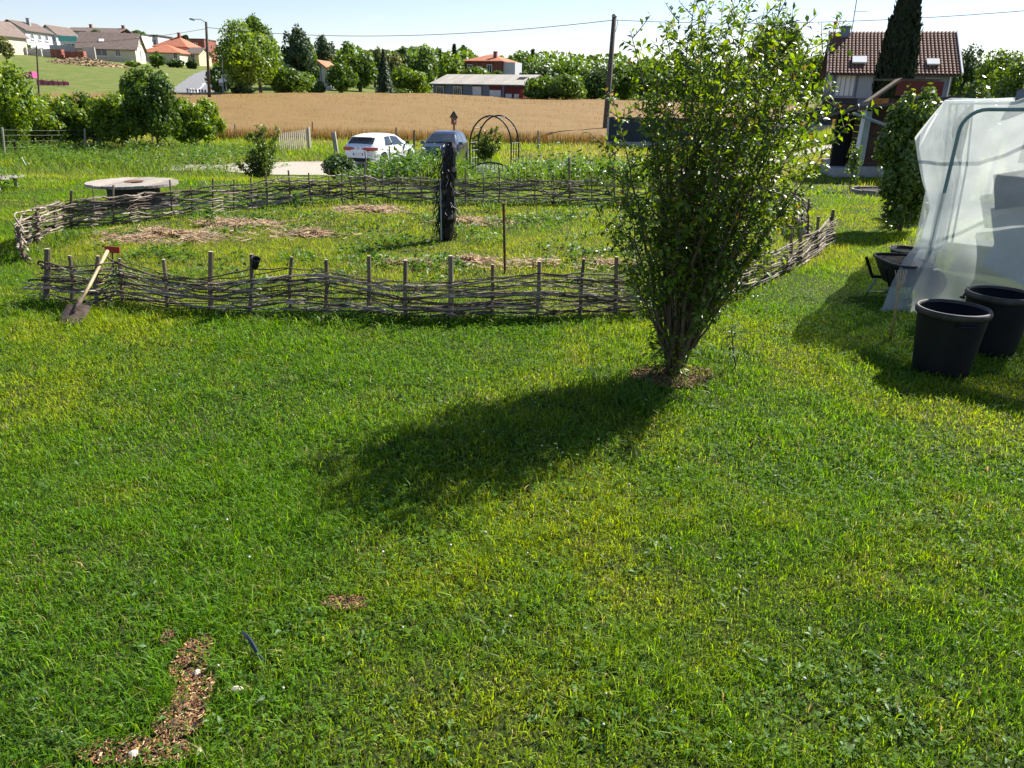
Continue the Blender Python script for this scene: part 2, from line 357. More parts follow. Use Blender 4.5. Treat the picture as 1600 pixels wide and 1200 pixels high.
def drive_mask(x, y):
    pts = np.array(drive_pts); cy = np.interp(x, pts[:, 0], pts[:, 1]); wd = np.interp(x, pts[:, 0], [2.4, 3, 6.5, 6.5, 4, 3.4, 3.4, 3.4])
    return (np.abs(y - cy) < wd / 2 - .15) & (x > -15) & (x < 16.5)
def allow(x, y, r):
    k = np.ones(len(x), bool); u = r.random(len(x))
    for (cx, cy, rx, ry, ro, keep) in PATCH:
        c, s = math.cos(ro), math.sin(ro); dx = (x - cx); dy = (y - cy); q = ((dx * c + dy * s) / rx) ** 2 + ((-dx * s + dy * c) / ry) ** 2
        q = q * (.6 + .8 * fnoise(x, y, 9, 2)); k &= ~((q < 1) & (u > keep))
    q = np.stack([x, y], -1) - TB; a = q @ TF; b = q @ TK; k &= ~((a > .1) & (b > .05) & (a < 5) & (b < 5))
    return k & ~drive_mask(x, y)
def sample(d0, d1, dens, r, side=.72, pad=.6):
    area = side * (d1 ** 2 - d0 ** 2) + 2 * pad * (d1 - d0); n = int(area * dens)
    y = np.sqrt(r.uniform(d0 ** 2, d1 ** 2, n)); x = r.uniform(-1, 1, n) * (side * y + pad); return x, y
def grass_tint(x, y, r, dry=None):
    n = len(x); a = fnoise(x, y, .55, 3); b = fnoise(x + 31, y + 7, 2.6, 3); e = inside(ENC, x, y)
    yel = np.clip((a - .42) * 2.6 + (b - .5) * 1.6 + e * .55 + .12 * sst(6, 9, y), 0, 1)[:, None]
    base = np.array([.105, .255, .006]) * (1 - yel) + np.array([.245, .345, .010]) * yel
    far_ = (sst(17, 24, y) * np.clip(fnoise(x + 3, y + 8, .22, 4) * 2.4 - .75, 0, .8))[:, None]; base = base * (1 - far_) + np.array([.33, .31, .09]) * far_
    base = base * r.uniform(.45, 1.25, n)[:, None]
    p = .03 + .06 * (b > .62) + .14 * e
    st = r.random(n) < p; base[st] = np.array([.36, .30, .12]) * r.uniform(.6, 1.1, st.sum())[:, None]
    br = r.random(n) < .08; base[br] = np.array([.20, .30, .05]) * r.uniform(.8, 1.1, br.sum())[:, None]
    return base
def lawn(name, d0, d1, dens, per, rad, hmin, hmax, wd, seed, label, cat='grass'):
    r = np.random.default_rng(seed); x, y = sample(d0, d1, dens / per, r)
    tuft = fnoise(x, y, 1.7, 3); rn = fnoise(x + 9, y + 3, 7, 2)
    x = np.repeat(x, per) + r.normal(size=len(x) * per) * rad; y = np.repeat(y, per) + r.normal(size=len(y) * per) * rad
    tf = np.repeat(tuft * .6 + rn * .4, per); k = allow(x, y, r); x, y, tf = x[k], y[k], tf[k]; n = len(x)
    h = (hmin + (hmax - hmin) * np.clip((tf - .3) * 2.2, 0, 1) ** 1.6) * r.uniform(.6, 1.35, n)
    lean = np.clip(np.abs(r.normal(size=n)) * .55 + .25, 0, 1.25)
    return tag(blades(name, x, y, h, wd * r.uniform(.6, 1.3, n), lean, grass_tint(x, y, r), seed=seed + 1, simple=d0 > 8), label, cat, kind='stuff')
lawn('lawn_grass', 1.3, 4.2, 11500, 14, .035, .022, .075, .0042, 31, 'short sunlit grass of the lawn in the foreground')
lawn('lawn_grass', 4.2, 8.2, 5200, 12, .05, .025, .085, .0062, 33, 'mown grass of the lawn before the wattle fence')
lawn('lawn_grass', 1.5, 7.8, 850, 6, .06, .05, .13, .0048, 32, 'thin longer blades bending over the short foreground lawn')
lawn('lawn_grass', 8.2, 12.2, 2900, 10, .08, .03, .105, .0085, 34, 'grass in the front half of the woven enclosure')
lawn('lawn_grass', 12.2, 17.5, 1250, 10, .09, .03, .12, .012, 35, 'yellowish grass in the rear half of the woven enclosure')
lawn('meadow_grass', 17.5, 34, 210, 10, .16, .06, .20, .022, 37, 'rough meadow grass beyond the wattle fence')
lawn('meadow_grass', 34, 58, 75, 8, .3, .15, .62, .05, 39, 'tall meadow grass before the wheat field')
# ---- long tufts at given spots
def tufts(name, spots, label, seed):
    r = np.random.default_rng(seed); xs_, ys_, hs, ws, ts = [], [], [], [], []
    for (x, y, rad, h, n) in spots:
        xx = x + r.normal(size=n) * rad; yy = y + r.normal(size=n) * rad
        xs_.append(xx); ys_.append(yy); hs.append(h * r.uniform(.45, 1.2, n)); ws.append(np.full(n, .0035 + .0009 * min(y, 14) + .0003 * max(y - 14, 0)) * r.uniform(.7, 1.3, n))
        yel = r.random(n)[:, None] ** (2 if y < 15 else .8); ts.append((np.array([.05, .14, .015]) * (1 - yel) + np.array([.18, .25, .05]) * yel) * r.uniform(.6, 1.2, n)[:, None])
    x = np.concatenate(xs_); y = np.concatenate(ys_)
    return tag(blades(name, x, y, np.concatenate(hs), np.concatenate(ws), np.clip(np.abs(r.normal(size=len(x))) * .5 + .3, 0, 1.3), np.concatenate(ts), seed=seed + 1), label, 'grass', kind='stuff')
r = np.random.default_rng(50); spots = []
for px in range(80, 1010, 9):                      # along the front fence
    p = hit(px + r.uniform(-4, 4), np.interp(px, [80, 250, 420, 1000], [474, 496, 504, 506])); spots.append((p[0], p[1] + r.normal() * .05, .05, r.uniform(.06, .16), 16))
for a, b in [(1100, 480), (1150, 465), (1190, 450), (1230, 425), (1270, 400), (1290, 390), (45, 415), (30, 400), (120, 372), (110, 375), (95, 385), (60, 400)] + [(px, 322) for px in range(420, 1000, 25)]:
    p = hit(a, b); spots.append((p[0], p[1], .12, r.uniform(.1, .22), 40))
for a, b, rad, h, n_ in [(960, 600, .13, .14, 120), (920, 590, .16, .13, 130), (985, 630, .12, .16, 150), (1010, 640, .12, .17, 160), (880, 620, .15, .12, 110), (1120, 600, .12, .12, 110), (1180, 560, .2, .12, 120), (1110, 560, .15, .13, 100), (760, 690, .08, .13, 40), (520, 890, .07, .13, 60), (590, 900, .08, .11, 60), (470, 860, .10, .09, 60), (700, 700, .1, .12, 50), (820, 1000, .08, .10, 40), (660, 960, .06, .11, 35),
        (40, 1130, .12, .12, 200), (120, 1160, .10, .11, 160), (20, 1050, .12, .10, 140), (1160, 985, .08, .10, 60), (1330, 1000, .1, .09, 60), (900, 760, .2, .09, 90), (980, 700, .2, .10, 110), (620, 750, .2, .10, 110), (560, 830, .2, .09, 110), (1470, 600, .2, .1, 150), (1380, 640, .25, .1, 160), (1560, 640, .2, .1, 140), (210, 930, .2, .08, 150), (400, 560, .25, .08, 100), (300, 590, .3, .09, 120), (180, 560, .25, .09, 100), (1250, 700, .2, .08, 90)]:
    p = hit(a, b); spots.append((p[0], p[1], rad, h, n_))
for _ in range(420):
    y = math.sqrt(r.uniform(1.8 ** 2, 8 ** 2)); x = r.uniform(-1, 1) * (.7 * y + .3); spots.append((x, y, r.uniform(.03, .09), r.uniform(.06, .13), 16))
tufts('long_grass', spots, 'longer arching grass tufts in the lawn and along the fences', 51)
# ---- clover and small broad leaves, clover flowers
leafmat('clover_mat', (.115, .23, .022), (.06, .15, .014), .5, .6, .15, noise=3)
r = np.random.default_rng(60); x, y = sample(1.6, 9, 520, r); k = (fnoise(x + 5, y + 2, .8, 3) + .25 * fnoise(x, y, 5, 2) > .66 - .12 * r.random(len(x))) & allow(x, y, r); x, y = x[k], y[k]; n = len(x)
z = HT(x, y) + r.uniform(.025, .06, n); sz = r.uniform(.005, .009, n) * (1 + .06 * y)
C = []; D = []; N = []; S = []
a0 = r.random(n) * 6.28
for k3 in range(3):
    a = a0 + k3 * 2.094; d = np.stack([np.cos(a), np.sin(a), r.normal(size=n) * .15], -1)
    C.append(np.stack([x, y, z], -1)); D.append(d); N.append(np.stack([r.normal(size=n) * .35, r.normal(size=n) * .35, np.ones(n)], -1)); S.append(sz * 1.5)
V, Fa = leaves(np.concatenate(C), np.concatenate(N), np.concatenate(D), np.concatenate(S), np.concatenate(S) * 1.05, .12, .05, flat=True)
tag(npmesh('clover', V, Fa, 'clover_mat'), 'clover leaves spread through the lawn', 'clover', kind='stuff')
mat('flower_mat', (.62, .58, .52), .8, .15, 40)
r = np.random.default_rng(61); x, y = sample(2, 9, 4, r); k = fnoise(x + 5, y + 2, .8, 3) > .5; x, y = x[k], y[k]; mb = MB()
for a, b in zip(x, y):
    s = r.uniform(.004, .007); z_ = h1(a, b) + r.uniform(.05, .09)
    mb.lathe((a, b, z_), [(s * .5, -s * .7), (s, -s * .2), (s * .9, s * .4), (s * .3, s * .8)], 6)
tag(obj('clover_flowers', mb, 'flower_mat', smooth=True), 'tiny whitish clover flowers dotted over the lawn', 'flowers', kind='stuff')
# ---- bark chips, straw
mat('chip_mat', (.27, .135, .055), .85, .35, 12, c2=(.11, .05, .025)); mat('chip_soil', (.075, .045, .028), .95, .3, 30, bump=.8)
mat('chip_pale', (.42, .28, .14), .85, .3, 12)
def chips(name, zones, label, n, size, seed, cat='wood chips', m=('chip_mat', 'chip_pale', 'rust_soil')):
    r = np.random.default_rng(seed); soil = MB(); mb = MB(); fm = []
    for (cx, cy, rx, ry) in zones:
        rows = []
        for q in np.linspace(.02, 1, 7):
            rows.append([(cx + math.cos(t) * rx * q * 1.02, cy + math.sin(t) * ry * q * 1.02, h1(cx + math.cos(t) * rx * q, cy + math.sin(t) * ry * q) + .006 * (1 - q) + .004 - .02 * (q > .99)) for t in np.linspace(0, 6.2832, 21)])
        soil.grid(rows)
        for _ in range(n):
            q = math.sqrt(r.random()) * 1.05; t = r.random() * 6.28; x = cx + math.cos(t) * rx * q; y = cy + math.sin(t) * ry * q; s = size * r.uniform(.4, 1.4)
            R_ = Matrix.Rotation(r.random() * 6.28, 3, 'Z') @ Matrix.Rotation(r.normal() * .4, 3, 'X') @ Matrix.Rotation(r.normal() * .4, 3, 'Y')
            mb.box((x, y, h1(x, y) + .012 + r.random() * .012), (s, s * r.uniform(.2, .5), s * .15), rot=R_); fm += [int(r.choice(3, p=[.55, .2, .25]))] * 6
    o = obj(name, mb, list(m)); o.data.polygons.foreach_set('material_index', fm)
    tag(o, label, cat, kind='stuff'); s_ = obj('chip_soil', soil, 'chip_soil', o, local=True); s_['kind'] = 'stuff'; return o
Z_ = PATCH[:6]
chips('bark_chips', [(c[0], c[1], c[2], c[3]) for c in Z_[:4]], 'trail of brown bark chips bared in the grass at lower left', 900, .0125, 70)
chips('bark_chips', [Z_[4][:4]], 'small bare patch of bark chips in the lawn', 700, .012, 71)
chips('bark_chips', [Z_[5][:4]], 'tiny spot of bark chips beside the trail', 120, .011, 73)
chips('bark_mulch', [(TREE[0] + .02, TREE[1] - .05, .36, .26)], 'reddish bark mulch ringed round the foot of the fruit tree', 2200, .018, 72)
def straw(px, py, rx, ry, n, seed, label, hgt=.08):
    p = hit(px, py); r = np.random.default_rng(seed); n = int(n * 1.3); q = np.minimum(np.abs(r.normal(size=n)) * .62, 1.7); t = r.random(n) * 6.28; x = p[0] + np.cos(t) * rx * q; y = p[1] + np.sin(t) * ry * q
    cl = fnoise(x, y, 3.2, 3); k = cl > .42 + .1 * r.random(n); q = np.minimum(q, 1.3); x, y, q = x[k], y[k], q[k]; n = len(x); z = HT(x, y) + .02 + r.random(n) * hgt * np.clip(1 - q * .75, .1, 1) * np.clip((cl[k] - .4) * 5, .1, 1)
    a = r.random(n) * 6.28; L_ = r.uniform(.08, .25, n); d = np.stack([np.cos(a), np.sin(a), r.normal(size=n) * .22], -1) * L_[:, None] / 2
    c = np.stack([x, y, z], -1); s = np.stack([-np.sin(a), np.cos(a), r.normal(size=n)], -1); s = unit(s) * .0055
    V = np.stack([c - d - s, c - d + s, c + d + s, c + d - s], 1).reshape(-1, 3); b = (np.arange(n) * 4)[:, None]
    tn = np.array([.42, .34, .22]) * r.uniform(.5, 1.25, n)[:, None]
    tag(npmesh('straw_mulch', V, b + [0, 1, 2, 3], 'grass_mat', tint=np.repeat(tn, 4, 0), nside=4), label, 'straw', kind='stuff')
straw(255, 372, .8, .55, 2600, 80, 'large heap of pale straw behind the left end of the front fence', .14)
straw(375, 350, .75, .45, 1500, 81, 'straw spread round a seedling near the rear fence', .08)
straw(490, 368, .55, .3, 800, 82, 'small straw patch in the left middle of the enclosure')
straw(580, 330, .9, .5, 1100, 83, 'thin straw layer near the rear wattle fence')
straw(730, 412, .7, .25, 900, 84, 'straw strip close behind the front fence by the rusty rod')
straw(745, 348, .7, .4, 700, 85, 'sparse straw beside the black wrapped post')
straw(900, 415, 1., .3, 700, 86, 'sparse straw behind the right half of the front fence')
straw(640, 415, .6, .2, 500, 87, 'thin straw behind the middle of the front fence')
straw(1180, 712, .12, .06, 90, 88, 'dry straw wisp in the lawn in front of the fruit tree', .03)
# broad-leaf weeds inside the enclosure
leafmat('weed_mat', (.10, .20, .03), (.045, .11, .018), .4, .5, .35, noise=2)
def weeds(name, spots, label, seed, m='weed_mat', cat='weeds', kind='stuff', leaf=.07):
    r = np.random.default_rng(seed); Cs, Ds, Ns, Ls = [], [], [], []
    for (x, y, rad, h, n) in spots:
        q = np.sqrt(r.random(n)); t = r.random(n) * 6.28; xx = x + np.cos(t) * rad * q; yy = y + np.sin(t) * rad * q
        Cs.append(np.stack([xx, yy, HT(xx, yy) + h * r.random(n) ** .8 * (1 - .5 * q)], -1)); Ds.append(np.stack([np.cos(t) + r.normal(size=n) * .6, np.sin(t) + r.normal(size=n) * .6, r.uniform(-.2, .8, n)], -1))
        Ns.append(np.stack([r.normal(size=n) * .5, r.normal(size=n) * .5, np.ones(n)], -1)); Ls.append(leaf * r.uniform(.6, 1.4, n))
    L_ = np.concatenate(Ls); V, Fa = leaves(np.concatenate(Cs), np.concatenate(Ns), np.concatenate(Ds), L_, L_ * .5, flat=leaf > .1)
    return tag(npmesh(name, V, Fa, m), label, cat, kind=kind)
r = np.random.default_rng(90); sp = []
for a, b in [(430, 342), (330, 345), (640, 385), (660, 350), (690, 345), (720, 365), (830, 345), (880, 338), (905, 330), (850, 350), (560, 395), (600, 375), (870, 392), (940, 400), (240, 400), (250, 405), (770, 330), (500, 340), (800, 352), (930, 345), (470, 410), (760, 380), (1000, 420), (680, 420)]:
    p = hit(a, b); sp.append((p[0], p[1], r.uniform(.25, .5), r.uniform(.10, .22), 110))
for _ in range(60):
    p = hit(r.uniform(120, 1050), r.uniform(330, 470)); sp.append((p[0], p[1], .2, .1, 40))
weeds('low_weeds', sp, 'low leafy weeds scattered inside the wattle enclosure', 91)
sp = []
for _ in range(430):
    px = r.uniform(548, 1000); d = r.uniform(19.5, 33.5); x, y = P(px, 250, d)[:2]; low = (722 < px < 812 and d < 28.5) or px < 596
    sp.append((x, y, .45, r.uniform(.3, .5) if low else r.uniform(.7, 1.25), 70))
weeds('tall_weeds', sp, 'tall green weeds growing between the wattle fence and the cars', 92, leaf=.13)
sp2 = []
for _ in range(420):
    px = r.uniform(548, 1010); d = r.uniform(19, 33); x, y = P(px, 250, d)[:2]; sp2.append((x, y, .22, .4 if (722 < px < 812 and d < 28.5) or px < 600 else r.uniform(.6, 1.15), 30))
for _ in range(500):
    px = r.uniform(-30, 560); d = r.uniform(30, 47); x, y = P(px, 220, d)[:2]
    if (px < 365 or d > 39) and not drive_mask(np.array([x]), np.array([y]))[0]: sp2.append((x, y, .35, r.uniform(.25, .75), 34))
tufts('tall_grass', sp2, 'tall grasses among the weeds behind the wattle garden', 94)
sp = [(hit(a, b)[0], hit(a, b)[1], .06, .04, 12) for a, b in zip(r.uniform(0, 1600, 160), r.uniform(520, 1190, 160))]
weeds('lawn_weeds', sp, 'flat broad-leaved weeds in the lawn', 93, leaf=.035)
mat('lilac_mat', (.45, .38, .45), .8, .2, 10); mb = MB()
for _ in range(110):
    p = P(r.uniform(815, 925), 250, r.uniform(23, 28)); z_ = h1(p[0], p[1]) + r.uniform(.55, 1.0); mb.box((p[0], p[1], z_), (.035, .035, .05), rz=r.random() * 3, taper=.5)
tag(obj('thistle_flowers', mb, 'lilac_mat'), 'pale lilac flower heads above the weeds right of the arch', 'flowers', kind='stuff')
# ================================================================ GARDEN: wattle fences, tools, posts, bins, tunnel
def stake(parent, base, top, r, rng):
    base = Vector(base); top = Vector(top); mid = (base + top) / 2 + Vector((rng.normal() * .012, rng.normal() * .012, 0))
    mb = MB().tube([base - Vector((0, 0, .1)), base, mid, top - Vector((0, 0, .008)), top], [r * 1.03, r * 1.05, r * rng.uniform(.92, 1.08), r * .97, r * .9], 8)
    o = obj('stake', mb, ['stake_wood', 'cut_wood'], parent, smooth=False); o.data.polygons[-1].material_index = 1; return o
def wattle(label, stakes, weave, nlay, rng, m, rr=(.006, .012), gap=.35, sag=.02):
    """stakes: (base xyz, top xyz, radius); weave: woven height at each stake"""
    root = thing('wattle_fence', (*np.mean([s[0][:2] for s in stakes], 0), 0), label, 'fence', 'woven wattle fences of the enclosure')
    for b, t, r_ in stakes: stake(root, b, t, r_, rng)
    n = len(stakes); B = [Vector(s[0]) for s in stakes]; T = [Vector(s[1]) for s in stakes]
    for k in range(nlay):
        i = -int(rng.integers(0, 4)); f = (k + .5) / nlay
        while i < n - 1:
            L_ = int(rng.integers(4, 8)); a = max(i, 0); b = min(i + L_, n - 1)
            if b - a >= 1 and rng.random() > .04:
                pts = []; r0 = rng.uniform(*rr); dz0 = rng.normal() * sag
                kn = []
                for j in range(a, b + 1):
                    tdir = (B[min(j + 1, n - 1)] - B[max(j - 1, 0)]).normalized(); nor = Vector((-tdir.y, tdir.x, 0))
                    ax = (T[j] - B[j]).normalized(); hz = weave[j] * f + rng.normal() * sag + dz0 * .5 + .015
                    sgn = 1 if (j + k) % 2 else -1
                    kn.append(B[j] + ax * max(hz, .01) + nor * sgn * (stakes[j][2] + r0 * .8))
                ext0 = (kn[0] - kn[1]).normalized() * rng.uniform(.02, .22) if a > 0 or rng.random() < .8 else Vector((0, 0, 0))
                ext1 = (kn[-1] - kn[-2]).normalized() * rng.uniform(.02, .22)
                kn = [kn[0] + ext0 + Vector((0, 0, rng.normal() * .015))] + kn + [kn[-1] + ext1 + Vector((0, 0, rng.normal() * .02))]
                for q in range(len(kn) - 1):
                    p0 = kn[max(q - 1, 0)]; p1 = kn[q]; p2 = kn[q + 1]; p3 = kn[min(q + 2, len(kn) - 1)]
                    for s in (0, .25, .5, .75):
                        pts.append(.5 * ((2 * p1) + (p2 - p0) * s + (2 * p0 - 5 * p1 + 4 * p2 - p3) * s * s + (3 * p1 - p0 - 3 * p2 + p3) * s ** 3) + Vector((0, 0, rng.normal() * .006)))
                pts.append(kn[-1]); m_ = len(pts); rad = [r0 * (1.15 - .75 * q / m_) for q in range(m_)]
                if rng.random() < .5: rad.reverse()
                obj('woven_rod', MB().tube(pts, rad, 5), m[0] if rng.random() < .6 else m[1], root, smooth=True)
            i += L_ - (1 if rng.random() < .5 else 0)
    return root
rng = np.random.default_rng(101)
def st(px, py0, py1, r_, lean=(0, 0)):
    b = hit(px, py0); t = P(px + lean[0], py1, b[1]); return ((b[0], b[1], b[2]), (t[0], t[1] + rng.normal() * .02, t[2]), r_)
fr = [(72, 472, 388, .030, 3), (112, 476, 398, .020, 0), (152, 482, 400, .021, 0), (192, 473, 404, .019, -6), (262, 484, 405, .020, -6), (330, 492, 393, .026, -1), (390, 494, 398, .021, 1), (455, 490, 402, .019, 0), (508, 492, 406, .020, 1), (576, 494, 400, .022, 0), (634, 498, 406, .022, 0), (704, 501, 400, .026, 0), (768, 500, 412, .018, 2), (840, 500, 408, .021, 3), (906, 497, 404, .018, 6), (961, 495, 400, .022, 2),
      (1020, 494, 405, .02, 0), (1075, 488, 402, .02, 0), (1125, 474, 392, .022, 2), (1165, 458, 380, .02, 3), (1196, 444, 372, .022, 9), (1232, 426, 352, .02, 4), (1252, 416, 345, .02, 2), (1276, 401, 338, .022, 3), (1297, 384, 327, .026, 4)]
fs = [st(a, b, c, r_, (l, 0)) for a, b, c, r_, l in fr]
wattle('woven wattle fence with backlit shade coloured into its dark rods, along the front, with thick cut stakes', fs, [.42 if i < 2 else .40 + .05 * math.sin(i * 1.1) for i in range(len(fs))], 30, rng, ('rod_backlit', 'rod_sunlit'), rr=(.0055, .012), sag=.02)
rr_ = [(39, 408, 352, .024, -8), (31, 392, 341, .02, -3), (42, 385, 343, .02, -3), (58, 380, 330, .022, 0), (62, 374, 332, .02, 0), (86, 366, 315, .018, -3), (112, 360, 297, .022, 0), (144, 356, 292, .008, 0), (178, 352, 289, .016, -2), (203, 350, 305, .012, 0), (230, 346, 300, .012, -3), (268, 342, 281, .016, -3), (300, 338, 290, .012, 0), (332, 335, 278, .015, 0), (365, 331, 280, .014, 0), (392, 328, 277, .014, -1), (418, 325, 270, .016, -3), (452, 322, 266, .016, -2), (486, 319, 270, .015, -4), (514, 317, 264, .012, 0), (534, 316, 263, .014, 0), (552, 316, 266, .014, -8), (572, 315, 256, .018, -2), (598, 315, 264, .014, 0), (620, 315, 262, .014, 2), (660, 316, 262, .014, -4), (690, 317, 268, .012, 0), (727, 318, 262, .014, 0), (755, 318, 270, .012, 0), (780, 318, 262, .013, 0), (810, 319, 272, .012, 0), (836, 320, 275, .012, 0), (865, 321, 272, .013, 0), (891, 321, 245, .02, -2), (925, 322, 270, .013, 0), (960, 323, 268, .014, 0), (981, 323, 268, .014, 0), (1020, 323, 272, .014, 0), (1065, 322, 270, .014, 0), (1110, 321, 270, .014, 0), (1150, 322, 272, .014, 0), (1190, 326, 275, .016, 0), (1222, 333, 285, .02, 3), (1240, 344, 295, .02, 3), (1252, 356, 302, .022, 3), (1262, 370, 310, .02, 2)]
bs = [st(a, b, c, r_, (l, 0)) for a, b, c, r_, l in rr_]
wv = [(.46 if s[0][0] < -5.2 else .5) * (1 if s[0][1] < 14 else .92) for s in bs]
wattle('wattle fence with sunlight coloured into its pale rods, curving round the left and the rear', bs, wv, 20, rng, ('rod_sunlit', 'rod_backlit'), rr=(.009, .0175), sag=.028)
# a few broken sticks standing up behind the rear fence
# ---- spade leaning on the fence
def spade():
    b = hit(108, 512); top = P(168, 392, 7.85); root = thing('spade', b, 'garden spade with soil-caked blade leaning on the front fence', 'spade')
    b = Vector(b) + Vector((0, 0, .015)); top = Vector(top); d = (top - b).normalized(); side = Vector((1, .12, 0)); side = (side - d * side.dot(d)).normalized(); nrm = side.cross(d)
    if nrm.y > 0: nrm = -nrm
    rows = []
    for j, (t, wd) in enumerate(((0, .085), (.015, .104), (.10, .112), (.20, .115), (.27, .113))):
        rows.append([b + d * t + side * wd * s + nrm * (.022 * (1 - s * s) - .0) for s in np.linspace(-1, 1, 9)])
    back = [[p - nrm * .004 for p in r_] for r_ in rows]
    mb = MB().grid(rows).grid(back[::-1]); obj('blade', mb, 'rust_soil', root, smooth=True)
    fold = MB()
    for s in (-1, 1): fold.tube([b + d * .271 + side * .02 * s, b + d * .271 + side * .113 * s], .006, 6)
    obj('tread', fold, 'rust_soil', root)
    obj('socket', MB().tube([b + d * .14 + nrm * .028, b + d * .28 + nrm * .02, b + d * .38 + nrm * .012], [.012, .022, .018], 8), 'rust_soil', root, smooth=True)
    st_ = b + d * .30 + nrm * .012
    obj('handle', MB().tube([st_, st_ + (top - st_) * .35 - Vector((0, 0, .008)), st_ + (top - st_) * .7, top], [.016, .0165, .0165, .017], 10), 'handle_wood', root, smooth=True)
spade()
# ---- red plate on a stem
b = hit(178, 440); root = thing('plant_marker', b, 'small red plate on a dark stem beside the spade handle', 'plant marker')
t = P(175, 390, b[1]); obj('stem', MB().tube([(b[0], b[1], b[2] - .05), (t[0], t[1], t[2])], .008, 6), 'dark_metal', root)
obj('plate', MB().box((t[0] + .01, t[1] - .012, t[2]), (.165, .008, .075), rot=Matrix.Rotation(.06, 3, 'Y')), 'red_paint', root)
# ---- black plastic cup hung on a stake
c = Vector(P(399, 411, 7.42)); mb = MB(); ax = Vector((.35, -.3, 1)).normalized(); u, v = basis(ax)
for r_, z in ((.032, -.055), (.036, 0), (.046, .055), (.042, .055), (.033, 0), (.029, -.045)):
    for a in range(14): tt = a / 14 * 6.2832; mb.v.append(tuple(c + ax * z + (u * math.cos(tt) + v * math.sin(tt)) * r_))
for k in range(5):
    for a in range(14): q = k * 14; b_ = (a + 1) % 14; mb.f.append((q + a, q + b_, q + 14 + b_, q + 14 + a))
mb.f.append(tuple(range(13, -1, -1))); mb.f.append(tuple(range(70, 84)))
tag(obj('plastic_pot', mb, 'black_plastic', smooth=True, loc=tuple(c)), 'small black plastic pot hooked over a front fence stake', 'pot')
# ---- black wrapped post
def black_post():
    b = hit(697, 377); top = P(703, 222, b[1]); H_ = top[2] - b[2]; root = thing('wrapped_post', b, 'tall post wrapped in ragged black netting inside the enclosure', 'post'); r = np.random.default_rng(5)
    rows = []
    for k in range(22):
        f = k / 21; z = b[2] + f * H_; cx = b[0] + (top[0] - b[0]) * f; rad = .085 + .02 * math.sin(f * 9) + (.03 if .2 < f < .75 else 0) - .06 * max(0, f - .9) * 8 * .8
        rows.append([(cx + math.cos(t) * rad * (1 + .28 * (r.random() - .5)), b[1] + math.sin(t) * rad * (1 + .28 * (r.random() - .5)), z) for t in np.linspace(0, 6.2832, 15)])
        rows[-1][-1] = rows[-1][0]
    obj('netting', MB().grid(rows), 'black_film', root)
    obj('core', MB().tube([(b[0], b[1], b[2] - .1), (b[0] + .01, b[1] - .03, b[2] + H_ * .5), (top[0], top[1], top[2] - .02)], .06, 8), 'stake_wood', root)
    mb = MB()
    for _ in range(110):
        t = r.random() * 6.28; z = b[2] + H_ * r.uniform(.12, .98); rad = .10; p = Vector((b[0] + math.cos(t) * rad, b[1] + math.sin(t) * rad, z)); pts = [p]; ln = r.uniform(.1, .45)
        out = Vector((math.cos(t), math.sin(t), 0))
        for s in range(1, 5): pts.append(p + out * (.05 * s * r.uniform(.2, .8)) + Vector((r.normal() * .02, r.normal() * .02, -ln * s / 4)))
        mb.tube([q if q.z > b[2] else Vector((q.x, q.y, b[2] + .01)) for q in pts], [.007, .006, .006, .005, .003], 4)
    s_ = obj('strands', mb, 'black_film', root); s_['kind'] = 'stuff'
    obj('silver_strip', MB().tube([(b[0] - .06, b[1] - .13, b[2] + .03), (b[0] - .055, b[1] - .125, b[2] + H_ * .35), (b[0] - .06, b[1] - .115, b[2] + H_ * .62)], .013, 5), 'galv', root)
black_post()
b = hit(789, 428); t = P(787, 318, b[1])
tag(obj('iron_rod', MB().tube([(b[0], b[1], b[2] - .1), (b[0], b[1], b[2]), (t[0], t[1], t[2])], .016, 8).box((t[0], t[1], t[2]), (.05, .05, .012)), 'rust', loc=tuple(b)), 'upright rusty iron rod behind the front fence', 'rod')
# ---- seedlings in the enclosure
leafmat('seedling_leaf', (.09, .17, .035), (.045, .10, .02), .4, .5, .4)
def seedling(px, py, h, n, label, seed, name='seedling', leaf=.09, spread=.5):
    b = hit(px, py); r = np.random.default_rng(seed); root = thing(name, b, label, 'plant'); pts = [Vector((b[0], b[1], b[2] - .03))]
    for k in range(1, 6): pts.append(Vector((b[0] + r.normal() * .015, b[1] + r.normal() * .015, b[2] + h * k / 5)))
    obj('stem', MB().tube(pts, [.008, .007, .006, .005, .004, .002], 5), 'twig', root)
    f = r.uniform(.15, 1, n); a = r.random(n) * 6.28; C = np.stack([np.full(n, b[0]), np.full(n, b[1]), b[2] + h * f], -1)
    D = np.stack([np.cos(a), np.sin(a), r.uniform(-.2, .7, n)], -1); C = C + D * (spread * h * .18 * r.random(n) * (1.2 - f))[:, None]
    V, Fa = leaves(C, np.stack([r.normal(size=n) * .3, r.normal(size=n) * .3, np.ones(n)], -1), D, leaf * r.uniform(.7, 1.3, n), leaf * .55)
    o = npmesh('foliage', V, Fa, 'seedling_leaf', root); o['kind'] = 'stuff'
seedling(464, 333, .36, 60, 'leafy dark green seedling near the rear fence in the enclosure', 1)
seedling(331, 354, .30, 34, 'thin seedling between two straw patches near the left rear fence', 2)
seedling(1140, 585, .45, 46, 'small self-sown sapling in the grass right of the fruit tree', 3, leaf=.055)
